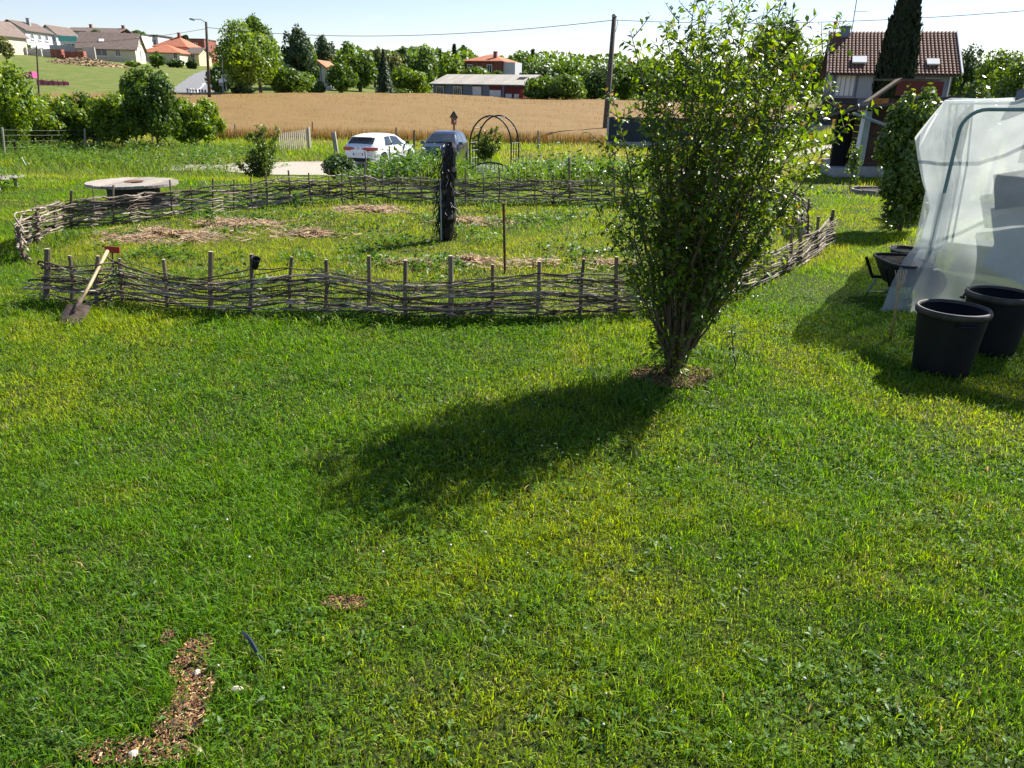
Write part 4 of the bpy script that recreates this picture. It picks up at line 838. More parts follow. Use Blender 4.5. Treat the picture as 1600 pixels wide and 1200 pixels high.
# ================================================================ FOREGROUND FRUIT TREE
leafmat('plum_leaf', (.155, .25, .020), (.038, .09, .012), .44, .38, .45, noise=2.2, spread=.45)
leafmat('young_leaf', (.30, .16, .04), (.26, .24, .05), .45, .4, .4)
def fruit_tree():
    r = np.random.default_rng(204); b = Vector(tuple(TREE)); root = thing('fruit_tree', b, 'bushy multi-stemmed young fruit tree in the middle of the lawn', 'tree'); by = b.y
    tg = [(985, 48, .1), (1012, 150, -.2), (1035, 60, .3), (1062, 22, -.1), (1085, 0, .25), (1105, -18, -.3), (1128, 8, .1), (1150, -10, -.1), (1172, 0, .4), (1195, 12, -.35), (1222, 8, .15), (1245, 30, -.2), (1272, 55, .2), (1318, 22, .0), (1345, 168, -.1), (1265, 130, -.35), (955, 150, .25), (938, 215, -.15), (948, 290, .1), (1290, 215, .3), (1225, 250, -.4), (1090, 100, -.55), (1150, 90, -.6), (1040, 180, -.5), (1180, 190, -.6), (1100, 60, .6), (1170, 80, .65), (1060, 230, -.6), (1130, 240, -.65), (1000, 330, -.3), (1215, 330, .2), (1020, 420, .2), (1130, 400, -.3), (990, 240, .3), (928, 320, .2), (1205, 400, .1), (1245, 300, -.1), (985, 440, .1), (1100, 470, -.3), (1045, 40, .1), (1075, 55, -.3), (1120, 40, .4), (1160, 30, -.4), (1200, 50, .1), (1238, 80, .3), (1250, 110, -.3), (1140, 65, .2), (1180, 100, -.2), (1020, 130, .2), (1212, 130, .5), (1090, 25, .5), (1228, 40, -.5), (1150, 340, -.5), (1060, 360, -.5), (1240, 180, .45), (965, 260, -.4), (1300, 130, .2), (1205, 70, .5), (1020, 90, -.4), (1050, 300, .5), (1160, 290, .5)]
    Cs, Ds, Ls = [], [], []; tips = []; tw = MB()
    def curve(p0, p1, bend, n):
        m_ = (p0 + p1) / 2 + bend; return [p0 * (1 - t) ** 2 + m_ * 2 * t * (1 - t) + p1 * t * t for t in np.linspace(0, 1, n)]
    def leafy(pts, dens, size, start=0.0):
        L_ = sum((pts[i + 1] - pts[i]).length for i in range(len(pts) - 1)); n = max(2, int(L_ * (1 - start) * dens))
        for q in range(n):
            f = start + (1 - start) * (q + r.random()) / n; i = min(int(f * (len(pts) - 1)), len(pts) - 2); k = f * (len(pts) - 1) - i; p = pts[i].lerp(pts[i + 1], k); d = (pts[i + 1] - pts[i]).normalized()
            u, v = basis(d); a = r.random() * 6.28; o = (u * math.cos(a) + v * math.sin(a)) * .85 + d * r.uniform(.2, .8) + Vector((0, 0, r.uniform(-.35, .15)))
            Cs.append(p + o * .006); Ds.append(o.normalized()); Ls.append(size * r.uniform(.6, 1.25))
        tips.append(pts[-1])
    for j, (px, py, dy) in enumerate(tg):
        T = Vector(P(px, py, by + dy)); h = T.z - b.z; base = b + Vector((r.normal() * .025, r.normal() * .025, -.04)) if j < 24 else b + Vector(((T.x - b.x) * .12 + r.normal() * .02, r.normal() * .05, min(.25, h * .3)))
        bend = Vector(((b.x - T.x) * .06 + r.normal() * .05, (by - T.y) * .2, h * .02)); n = 14; pts = curve(base, T, bend, n)
        pts = [p + Vector((r.normal(), r.normal(), 0)) * .008 * (0 < i < n - 1) for i, p in enumerate(pts)]
        r0 = .011 if j % 4 else .021
        obj('stem', MB().tube(pts, [r0 * (1 - .88 * (i / (n - 1)) ** .8) for i in range(n)], 7), 'bark', root, smooth=True)
        L_ = sum((pts[i + 1] - pts[i]).length for i in range(n - 1)); nt_ = int(L_ * 12.5)
        leafy(pts, 40, .054, .30)
        for q in range(nt_):
            f = .26 + .73 * ((q + r.random()) / nt_) ** .85; i = min(int(f * (n - 1)), n - 2); p = pts[i].lerp(pts[i + 1], f * (n - 1) - i); d = (pts[i + 1] - pts[i]).normalized(); u, v = basis(d); a = r.random() * 6.28
            o = (u * math.cos(a) + v * math.sin(a)) * r.uniform(.5, 1.0) + d * r.uniform(.3, .9); o.normalize(); ln = r.uniform(.08, .34) * (1.1 - .45 * f); e = p + o * ln + Vector((0, 0, ln * .15 * r.normal()))
            q_ = curve(p, e, Vector((0, 0, -.02 * r.random())), 5); tw.tube(q_, [.0045, .004, .0032, .0025, .0015], 3, False); leafy(q_, 52, .056, .1)
    o = obj('twigs', tw, 'twig', root); o['kind'] = 'stuff'
    for _ in range(420):                                               # suckers round the foot
        a = r.random() * 6.28; q = r.uniform(.02, .17); p = b + Vector((math.cos(a) * q - .04, math.sin(a) * q, r.uniform(.05, .45))); Cs.append(p); Ds.append(Vector((math.cos(a), math.sin(a), r.uniform(-.3, .6))).normalized()); Ls.append(.055 * r.uniform(.7, 1.3))
    C = np.array(Cs); D = np.array(Ds); Ln = np.array(Ls); n = len(C)
    Nn = np.stack([r.normal(size=n) * .55, r.normal(size=n) * .55, np.ones(n)], -1); V, Fa = leaves(C, Nn, D, Ln, Ln * r.uniform(.42, .58, n), .22, .18)
    o = npmesh('crown', V, Fa, 'plum_leaf', root, smooth=False); o['kind'] = 'stuff'
    k = r.random(len(tips)) < .12; C = np.repeat(np.array(tips)[k], 3, 0); n = len(C); D = np.stack([r.normal(size=n) * .6, r.normal(size=n) * .6, np.ones(n)], -1)
    V, Fa = leaves(C, r.normal(size=(n, 3)) + [0, 0, .5], D, .035, .016); o = npmesh('young_leaves', V, Fa, 'young_leaf', root); o['kind'] = 'stuff'; print('fruit leaves', len(Ls))
fruit_tree()
# ================================================================ BROADLEAF TREES AND BUSHES
def lm(name, a, b, **k): leafmat(name, a, b, **k)
leafmat('leaf_mid', (.12, .20, .028), (.045, .095, .016), .35, .5, .3, noise=.25)
leafmat('leaf_light', (.18, .27, .035), (.08, .15, .022), .38, .5, .3, noise=.25)
leafmat('leaf_dark', (.07, .125, .024), (.026, .055, .014), .28, .5, .3, noise=.25)
leafmat('leaf_olive', (.20, .21, .07), (.09, .12, .035), .35, .5, .3, noise=.25)
leafmat('leaf_blue', (.075, .12, .045), (.03, .055, .024), .25, .55, .25, noise=.25)
leafmat('leaf_gloss', (.13, .20, .03), (.045, .09, .016), .33, .33, .5, noise=1.2)
leafmat('cypress_leaf', (.028, .040, .020), (.010, .016, .009), .12, .6, .2, noise=1)
leafmat('bush_leaf', (.20, .29, .028), (.065, .135, .018), .40, .45, .35, noise=.5)
def crown_pts(c, rx, ry, rz, n, r, lobes=14, lobe=.42, hollow=.55):
    """points on the shells of many uneven lobes that fill an ellipsoid"""
    u = unit(r.normal(size=(lobes, 3))) * (r.random((lobes, 1)) ** .4) * (1.02 - lobe * .8); lr = lobe * r.uniform(.6, 1.25, lobes)
    k = r.choice(lobes, n, p=lr ** 2 / (lr ** 2).sum()); d = unit(r.normal(size=(n, 3))); q = (hollow + (1 - hollow) * r.random(n) ** .6) * r.uniform(.8, 1.12, n)
    p = u[k] + d * (lr[k] * q)[:, None]; return np.array(c) + p * np.array([rx, ry, rz]), d + .35 * u[k], u * np.array([rx, ry, rz]) + np.array(c)
def btree(name, px, d, top, bottom, hw, m, label, seed, n=2600, leaf=None, group=None, cat='tree', lobes=16, grow=1.0, base=None, trunk=True, tr=None, shape=None, lobe=.42, asp=1.0):
    r = np.random.default_rng(seed); mid = (top + bottom) / 2; b = col(px, d) if base is None else base; c0 = P(px, mid, d); zt = zpix(px, top, d); zb = max(zpix(px, bottom, d), b[2] + .02); W = grow * abs(P(px + hw, mid, d)[0] - P(px, mid, d)[0])
    loc = np.array([c0[0], d, b[2] if zb - b[2] < 12 else zb - 4]); root = thing(name, loc, label, cat, group); cz = (zt + zb) / 2; rz = (zt - zb) / 2; leaf = leaf or max(.16, d * .0026)
    V_, N_, lob = crown_pts((c0[0], d, cz), W, W * asp, rz, n, r, lobes, lobe)
    if shape == 'taper':
        f = np.clip((V_[:, 2] - zb) / (zt - zb), 0, 1); k = (1.25 - .95 * f); V_[:, 0] = c0[0] + (V_[:, 0] - c0[0]) * k; V_[:, 1] = d + (V_[:, 1] - d) * k
    V_[:, 2] = np.maximum(V_[:, 2], HT(V_[:, 0], V_[:, 1]) + .03)
    sz = leaf * r.uniform(.6, 1.4, n); N = N_ + r.normal(size=(n, 3)) * .55; V, Fa = quads(V_, N, sz * 1.5, sz * .9, r)
    o = npmesh('crown', V, Fa, m, root, nside=4); o['kind'] = 'stuff'
    if trunk:
        tr_ = tr or max(.04, W * .07); z0 = loc[2] - .1; bz = cz - rz * .2; obj('trunk', MB().tube([(loc[0], d, z0), (loc[0] + r.normal() * tr_ * .5, d, (z0 + bz) / 2), (loc[0] + r.normal() * tr_, d, bz), (loc[0], d, cz + rz * .3)], [tr_ * 1.3, tr_, tr_ * .7, tr_ * .25], 7), 'bark', root, smooth=True)
        lm_ = MB()
        for q in lob[:6]: lm_.tube([(loc[0], d, cz - rz * .35), ((loc[0] + q[0]) / 2, (d + q[1]) / 2, (cz - rz * .35 + q[2]) / 2 + .05 * rz), tuple(q)], [tr_ * .5, tr_ * .3, tr_ * .1], 5)
        obj('limbs', lm_, 'bark', root, smooth=True)
    return root
def conifer(name, px, d, top, bottom, hw, m, label, seed, n=1800, group=None):
    r = np.random.default_rng(seed); b = col(px, d); zt = zpix(px, top, d); zb = max(zpix(px, bottom, d), b[2] + .3); c0 = P(px, (top + bottom) / 2, d); W = abs(P(px + hw, bottom, d)[0] - P(px, bottom, d)[0])
    root = thing(name, (c0[0], d, b[2]), label, 'tree', group); f = r.random(n) ** 1.3; lay = np.round(f * 11) / 11; rad = W * (1 - lay) * (.75 + .3 * r.random(n)) * np.sqrt(r.random(n)) + .05; a = r.random(n) * 6.28
    Cc = np.stack([c0[0] + np.cos(a) * rad, d + np.sin(a) * rad, zb + (zt - zb) * (lay * .93 + .07 * r.random(n)) - rad * .25], -1); s = max(.22, d * .003) * r.uniform(.7, 1.4, n)
    V, Fa = quads(Cc, np.stack([np.cos(a), np.sin(a), np.full(n, .8)], -1) + r.normal(size=(n, 3)) * .4, s * 1.7, s * .7, r); o = npmesh('crown', V, Fa, m, root, nside=4); o['kind'] = 'stuff'
    obj('trunk', MB().tube([(c0[0], d, b[2] - .1), (c0[0], d, zt)], [W * .09, .03], 6), 'bark', root)
G = 'trees beyond the wheat field'
far = [  # px, d, top, bottom, half width, material, label
 (383, 92, 26, 140, 50, 'leaf_light', 'big bright green willow-like tree beside the hill road', 5200, .42),
 (400, 100, 18, 90, 24, 'leaf_mid', 'taller crown rising behind the big bright tree', 2000, .4),
 (345, 96, 100, 142, 20, 'leaf_dark', 'low dark tree at the left foot of the big bright tree', 1400, .4),
 (466, 118, 36, 130, 22, 'leaf_blue', 'tall grey-green birch right of the big bright tree', 2600, .36),
 (478, 121, 55, 125, 16, 'leaf_mid', 'slender birch top leaning beside the tall birch', 1500, .36),
 (452, 98, 102, 150, 30, 'leaf_mid', 'rounded low fruit tree in front of the birches', 2200, .42),
 (428, 112, 95, 145, 20, 'leaf_dark', 'dark tree between the big tree and the fruit tree', 1300, .42),
 (506, 150, 54, 105, 14, 'leaf_blue', 'bluish pointed tree behind the white gabled house', 1200, .4),
 (545, 140, 67, 140, 18, 'leaf_mid', 'round-topped tree right of the white gabled house', 1800, .42),
 (533, 108, 95, 152, 20, 'leaf_mid', 'bushy tree in front of the white gabled house, right', 1900, .42),
 (515, 150, 80, 130, 16, 'leaf_olive', 'pale olive tree behind the gabled house roof', 1200, .42),
 (562, 125, 80, 150, 24, 'leaf_mid', 'broad green tree in the middle of the wood edge', 2200, .42),
 (585, 150, 68, 130, 16, 'leaf_olive', 'yellowish tree behind the wood edge', 1300, .42),
 (612, 145, 74, 140, 17, 'leaf_olive', 'pale yellow-green tree right of the first yellowish one', 1400, .42),
 (630, 160, 70, 110, 11, 'leaf_dark', 'dark round tree crown on the skyline', 900, .42),
 (640, 118, 96, 152, 26, 'leaf_light', 'light green rounded tree above the clipped hedge', 2200, .42),
 (661, 130, 68, 150, 20, 'leaf_mid', 'tall feathery tree left of the red roofed house', 2200, .4),
 (700, 150, 82, 135, 20, 'leaf_light', 'light green tree left of the brick house', 1500, .42),
 (695, 190, 73, 110, 10, 'leaf_blue', 'small bluish tree far behind the brick house', 700, .42),
 (745, 136, 104, 126, 22, 'leaf_mid', 'rounded tree in front of the brick house wall', 1300, .42),
 (768, 134, 106, 128, 20, 'leaf_mid', 'second rounded tree in front of the brick house', 1200, .42),
 (815, 165, 80, 150, 26, 'leaf_mid', 'tall tree right of the brick house', 1900, .42),
 (840, 140, 100, 158, 26, 'leaf_dark', 'wide dark tree behind the workshop gable', 2200, .42),
 (848, 116, 118, 161, 24, 'leaf_mid', 'dense round bush at the right end of the workshop', 2200, .45),
 (886, 114, 115, 163, 26, 'leaf_mid', 'big dense round bush at the far edge of the wheat', 2400, .45),
 (895, 160, 88, 160, 26, 'leaf_mid', 'tall rounded tree behind the dense round bush', 2000, .42),
 (930, 135, 100, 165, 26, 'leaf_dark', 'dark tree left of the utility pole', 2000, .42),
 (975, 150, 90, 165, 28, 'leaf_mid', 'spreading tree right of the utility pole', 2000, .42),
 (1015, 145, 84, 165, 26, 'leaf_mid', 'tree half hidden by the left twigs of the fruit tree', 1900, .42),
 (1210, 62, 8, 165, 46, 'leaf_mid', 'large tree behind the crown of the fruit tree', 4200, .40),
 (1265, 80, 60, 190, 22, 'leaf_mid', 'tree beside the left wall of the grey house', 1600, .42),
 (1060, 140, 100, 170, 30, 'leaf_dark', 'dark tree behind the fruit tree, left part', 1800, .42),
 (1120, 140, 95, 170, 34, 'leaf_dark', 'dark tree behind the fruit tree, middle', 1800, .42),
 (1510, 95, 68, 150, 30, 'leaf_blue', 'grey-green tree right of the grey house', 2400, .40),
 (1560, 85, 70, 150, 34, 'leaf_mid', 'tall tree at the right edge behind the hedge', 2600, .42),
 (1478, 88, 92, 150, 16, 'leaf_mid', 'low tree at the right corner of the grey house', 1200, .42),
]
for k, (px, d, t, b, hw, m, lb, n, lo) in enumerate(far): btree('broadleaf_tree', px, d, t, b + (6 if hw > 40 else 15), hw, m, lb, 300 + k, int(n * 2.0), group=G, lobe=lo - .06, lobes=34, grow=1.12 if hw > 40 else 1.38)
for k, (px, d, t, b, hw, lb) in enumerate([(430, 140, 62, 120, 12, 'small dark fir between the big tree and the birch'), (600, 108, 78, 152, 18, 'dark spruce in the middle of the wood edge'), (710, 185, 70, 110, 8, 'dark fir on the skyline left of the brick house'), (724, 186, 72, 112, 8, 'second dark fir on the skyline by the brick house'), (832, 190, 78, 120, 8, 'pointed fir top right of the brick house'), (930, 200, 90, 130, 7, 'thin fir top on the skyline left of the pole')]):
    conifer('conifer_tree', px, d, t, b, hw, 'leaf_blue', lb, 400 + k, group='conifers beyond the wheat field')
# the deep wood behind that closes the skyline
r = np.random.default_rng(430); n = 17000; pxs = r.uniform(335, 1640, n); dd = r.uniform(170, 215, n); tp = np.interp(pxs, [335, 420, 700, 900, 1000, 1640], [104, 76, 78, 88, 90, 106]) + 9 * (vnoise(pxs / 22., pxs * 0 + 3) - .5) * 2
C = np.zeros((n, 3)); f = r.random(n) ** .8
rr2 = F[None] * FPX + RV[None] * (pxs - 800)[:, None] - UV[None] * (tp - 600)[:, None]; top_ = CP + rr2 * (dd / rr2[:, 1])[:, None]
C[:, 0] = top_[:, 0]; C[:, 1] = dd; gz = HT(C[:, 0], dd); C[:, 2] = gz + np.maximum(top_[:, 2] - gz, .5) * f
V, Fa = quads(C, r.normal(size=(n, 3)) + [0, -.8, .6], r.uniform(.7, 1.5, n), r.uniform(.5, .9, n), r)
tag(npmesh('far_wood', V, Fa, 'leaf_mid', nside=4), 'dark mass of far woodland behind the single trees', 'wood', kind='stuff')
# bushes of the hedge at left
for k, (px, d, t, b, hw, m, lb, n) in enumerate([
 (8, 40, 78, 239, 34, 'bush_leaf', 'tall tree-like bush at the left edge of the photo', 3800), (45, 45, 128, 236, 36, 'bush_leaf', 'first rounded hedge bush right of the edge bush', 3600), (100, 46, 130, 234, 36, 'bush_leaf', 'hedge bush below the pink netting on the hill', 3600), (140, 47, 138, 230, 30, 'leaf_mid', 'dark hedge bush in the middle of the hedge', 3000), (185, 45, 140, 232, 34, 'bush_leaf', 'hedge bush left of the tall bush', 3400), (238, 44, 98, 232, 34, 'leaf_mid', 'tallest bush of the hedge, standing above its neighbours', 4600), (205, 48, 120, 204, 20, 'bush_leaf', 'slim bush top left of the tallest hedge bush', 1600), (285, 46, 150, 228, 28, 'bush_leaf', 'hedge bush right of the tallest one', 2800), (322, 47, 155, 227, 24, 'bush_leaf', 'last hedge bush, at the edge of the wheat', 2600)]):
    btree('hedge_bush', px, d, t, b, hw, m, lb, 500 + k, int(n * 2.4), leaf=.12, group='bushes of the left hedge', cat='bush', tr=.05, lobes=44, lobe=.3, grow=1.42)
r = np.random.default_rng(540); sp = []
for _ in range(190): px = r.uniform(-20, 430); d = r.uniform(33, 46); q = P(px, 220, d); sp.append((q[0], q[1], .6, r.uniform(.5, 1.0), 60))
weeds('meadow_weeds', sp, 'rank green weeds along the wire fence below the hedge', 541, leaf=.13)
def shoots(name, px, d, y0, tips, label, m, seed, leaf, cat='tree', per=26, dens=60):
    """open bush of upright leafy shoots"""
    r = np.random.default_rng(seed); b = col(px, d, y0); root = thing(name, b, label, cat); B = Vector(tuple(b)); C, D = [], []; tw = MB()
    for (tx, ty) in tips:
        T = Vector(P(tx, ty, d)) + Vector((0, r.normal() * .4, 0)); mid = (B + T) / 2 + Vector(((T.x - B.x) * .15, 0, 0)); pts = [B * (1 - t) ** 2 + mid * 2 * t * (1 - t) + T * t * t for t in np.linspace(0, 1, 8)]
        obj('stem', MB().tube([B - Vector((0, 0, .1))] + pts[1:], [.02, .018, .015, .012, .01, .008, .006, .003], 5), 'bark', root)
        for q in range(per):
            f = r.uniform(.12, 1); p = B * (1 - f) ** 2 + mid * 2 * f * (1 - f) + T * f * f; a = r.random() * 6.28; o = Vector((math.cos(a), math.sin(a), r.uniform(.1, 1.2))) * r.uniform(.1, .34) * (1.2 - f * .8); tw.tube([p, p + o], [.006, .002], 3)
            for w_ in range(int(dens * .12)): C.append(p + o * r.uniform(.2, 1.05)); D.append(Vector((r.normal(), r.normal(), r.normal() * .6 + .2)))
    o = obj('twigs', tw, 'twig', root); o['kind'] = 'stuff'; n = len(C); V, Fa = leaves(np.array(C), r.normal(size=(n, 3)) * .6 + [0, 0, 1], np.array(D), leaf * r.uniform(.6, 1.3, n), leaf * .55); o = npmesh('crown', V, Fa, m, root); o['kind'] = 'stuff'
shoots('young_tree', 406, 26, 285, [(380, 235), (385, 215), (395, 205), (405, 196), (412, 192), (420, 200), (430, 202), (436, 225), (376, 252), (438, 248), (400, 225), (418, 225), (408, 240), (392, 248), (425, 250), (410, 212)], 'young leafy tree in the meadow left of the drive', 'leaf_gloss', 560, .10)
btree('clipped_bush', 531, 23.5, 243, 290, 26, 'leaf_dark', 'low rounded dark bush at the corner of the drive', 561, 7000, leaf=.06, cat='bush', tr=.03, lobe=.6)
shoots('loose_shrub', 758, 40, 240, [(738, 215), (745, 205), (752, 200), (760, 204), (768, 200), (776, 198), (782, 210), (740, 230), (778, 230), (762, 215), (750, 222)], 'loose spreading shrub seen through the garden arch', 'leaf_gloss', 562, .14, 'shrub')
btree('hedge_block', 618, 112, 137, 155, 36, 'leaf_mid', 'long clipped hedge left of the workshop', 563, 3600, cat='hedge', lobe=.5, trunk=False, asp=.35)
btree('dark_hedge', 380, 90, 131, 152, 22, 'leaf_dark', 'low dark hedge block under the big bright tree', 564, 2000, cat='hedge', lobe=.6, trunk=False, asp=.4)
btree('garden_shrub', 495, 106, 128, 153, 16, 'leaf_dark', 'dark shrub in front of the white gabled house', 565, 1200, cat='shrub', lobe=.5, trunk=False)
for k, (px, dd_, t, b, hw, m, lb) in enumerate([(6, 130, 55, 90, 14, 'leaf_olive', 'pale blossoming bush before the cream house at the left edge'), (40, 162, 68, 90, 10, 'leaf_mid', 'green bush left of the unfinished walls'), (246, 150, 78, 105, 14, 'leaf_mid', 'leafy tree in front of the low red roof'), (276, 165, 92, 106, 16, 'leaf_dark', 'dark garden hedge in front of the pink house'), (300, 168, 94, 104, 10, 'leaf_dark', 'dark hedge end beside the hill road'), (208, 148, 96, 110, 14, 'leaf_light', 'green bank shrub right of the earth heap'), (150, 210, 45, 58, 10, 'leaf_dark', 'dark skyline tree between the far roofs'), (215, 235, 48, 60, 14, 'leaf_mid', 'skyline tree behind the cubic houses'), (288, 215, 55, 70, 8, 'leaf_dark', 'pointed tree beside the pink house roof')]):
    btree('garden_shrub', px, dd_, t, b + 3, hw, m, lb, 800 + k, 900, cat='shrub', lobe=.45, group='shrubs among the hill houses')
# shrubs at right, beside the shed and behind the tunnel
btree('tall_shrub', 1425, 13.5, 108, 345, 40, 'leaf_gloss', 'tall glossy-leaved shrub between the shed and the tunnel', 570, 11000, leaf=.055, cat='shrub', tr=.03, lobes=46, lobe=.26, grow=1.3)
btree('low_shrub', 1418, 13.2, 215, 372, 38, 'leaf_gloss', 'lower leafy shrub filling the foot of the tall shrub by the shed', 576, 6000, leaf=.055, cat='shrub', tr=.03, lobes=40, lobe=.3, grow=1.2)
btree('tall_shrub', 1500, 15.5, 114, 345, 50, 'leaf_gloss', 'wide glossy shrub right behind the tunnel corner', 571, 9000, leaf=.055, cat='shrub', tr=.04, lobes=40, lobe=.28)
btree('tall_shrub', 1570, 18, 80, 290, 60, 'leaf_gloss', 'high shrub above the tunnel roof at the right edge', 572, 9000, leaf=.06, cat='shrub', tr=.04, lobes=40, lobe=.28)
btree('tall_shrub', 1622, 17, 70, 300, 40, 'leaf_gloss', 'outermost high shrub cut by the right edge', 575, 4200, leaf=.06, cat='shrub', tr=.04, lobes=30, lobe=.3)
btree('thin_shrub', 1335, 19, 218, 285, 14, 'leaf_gloss', 'thin silvery shrub growing against the shed corner', 573, 420, leaf=.05, cat='shrub', tr=.012, lobe=.5)
seedling(1390, 292, .55, 90, 'spiky yellow-green plant beside the shed wall', 9, name='spiky_plant', leaf=.2, spread=1.5)
# cypress
def cypress():
    d = 44; px = 1400; b = col(px, d); zt = zpix(1412, -45, d); r = np.random.default_rng(580); n = 15000; f = r.random(n); W = abs(P(1427, 100, d)[0] - P(1400, 100, d)[0]); rad = W * np.interp(f, [0, .1, .35, .6, .85, 1], [.55, .9, 1.0, .85, .42, .03]) * (.80 + .26 * r.random(n)); a = r.random(n) * 6.28; c = P(px, 100, d)
    dx = (zt - b[2]) * 0
    root = thing('cypress', (c[0], d, b[2]), 'tall narrow dark cypress in front of the grey house', 'tree'); Cc = np.stack([c[0] + np.cos(a) * rad + f * .12, d + np.sin(a) * rad, b[2] + .15 + (zt - b[2]) * f], -1)
    s = r.uniform(.08, .2, n); T = np.stack([np.cos(a) * .3, np.sin(a) * .3, np.ones(n)], -1); V, Fa = leaves(Cc, np.stack([np.cos(a), np.sin(a), np.full(n, .2)], -1) + r.normal(size=(n, 3)) * .3, T + r.normal(size=(n, 3)) * .2, s * 2, s * .8, flat=True)
    o = npmesh('crown', V, Fa, 'cypress_leaf', root); o['kind'] = 'stuff'; obj('trunk', MB().tube([(c[0], d, b[2] - .1), (c[0], d, zt - .3)], [.16, .03], 7), 'bark', root)
    core = MB().lathe((c[0] + .05, d, b[2]), [(W * .4, .3), (W * .75, (zt - b[2]) * .2), (W * .75, (zt - b[2]) * .5), (W * .3, (zt - b[2]) * .82), (.03, (zt - b[2]) * .95)], 12); obj('inner_twigs', core, 'cypress_leaf', root)
cypress()
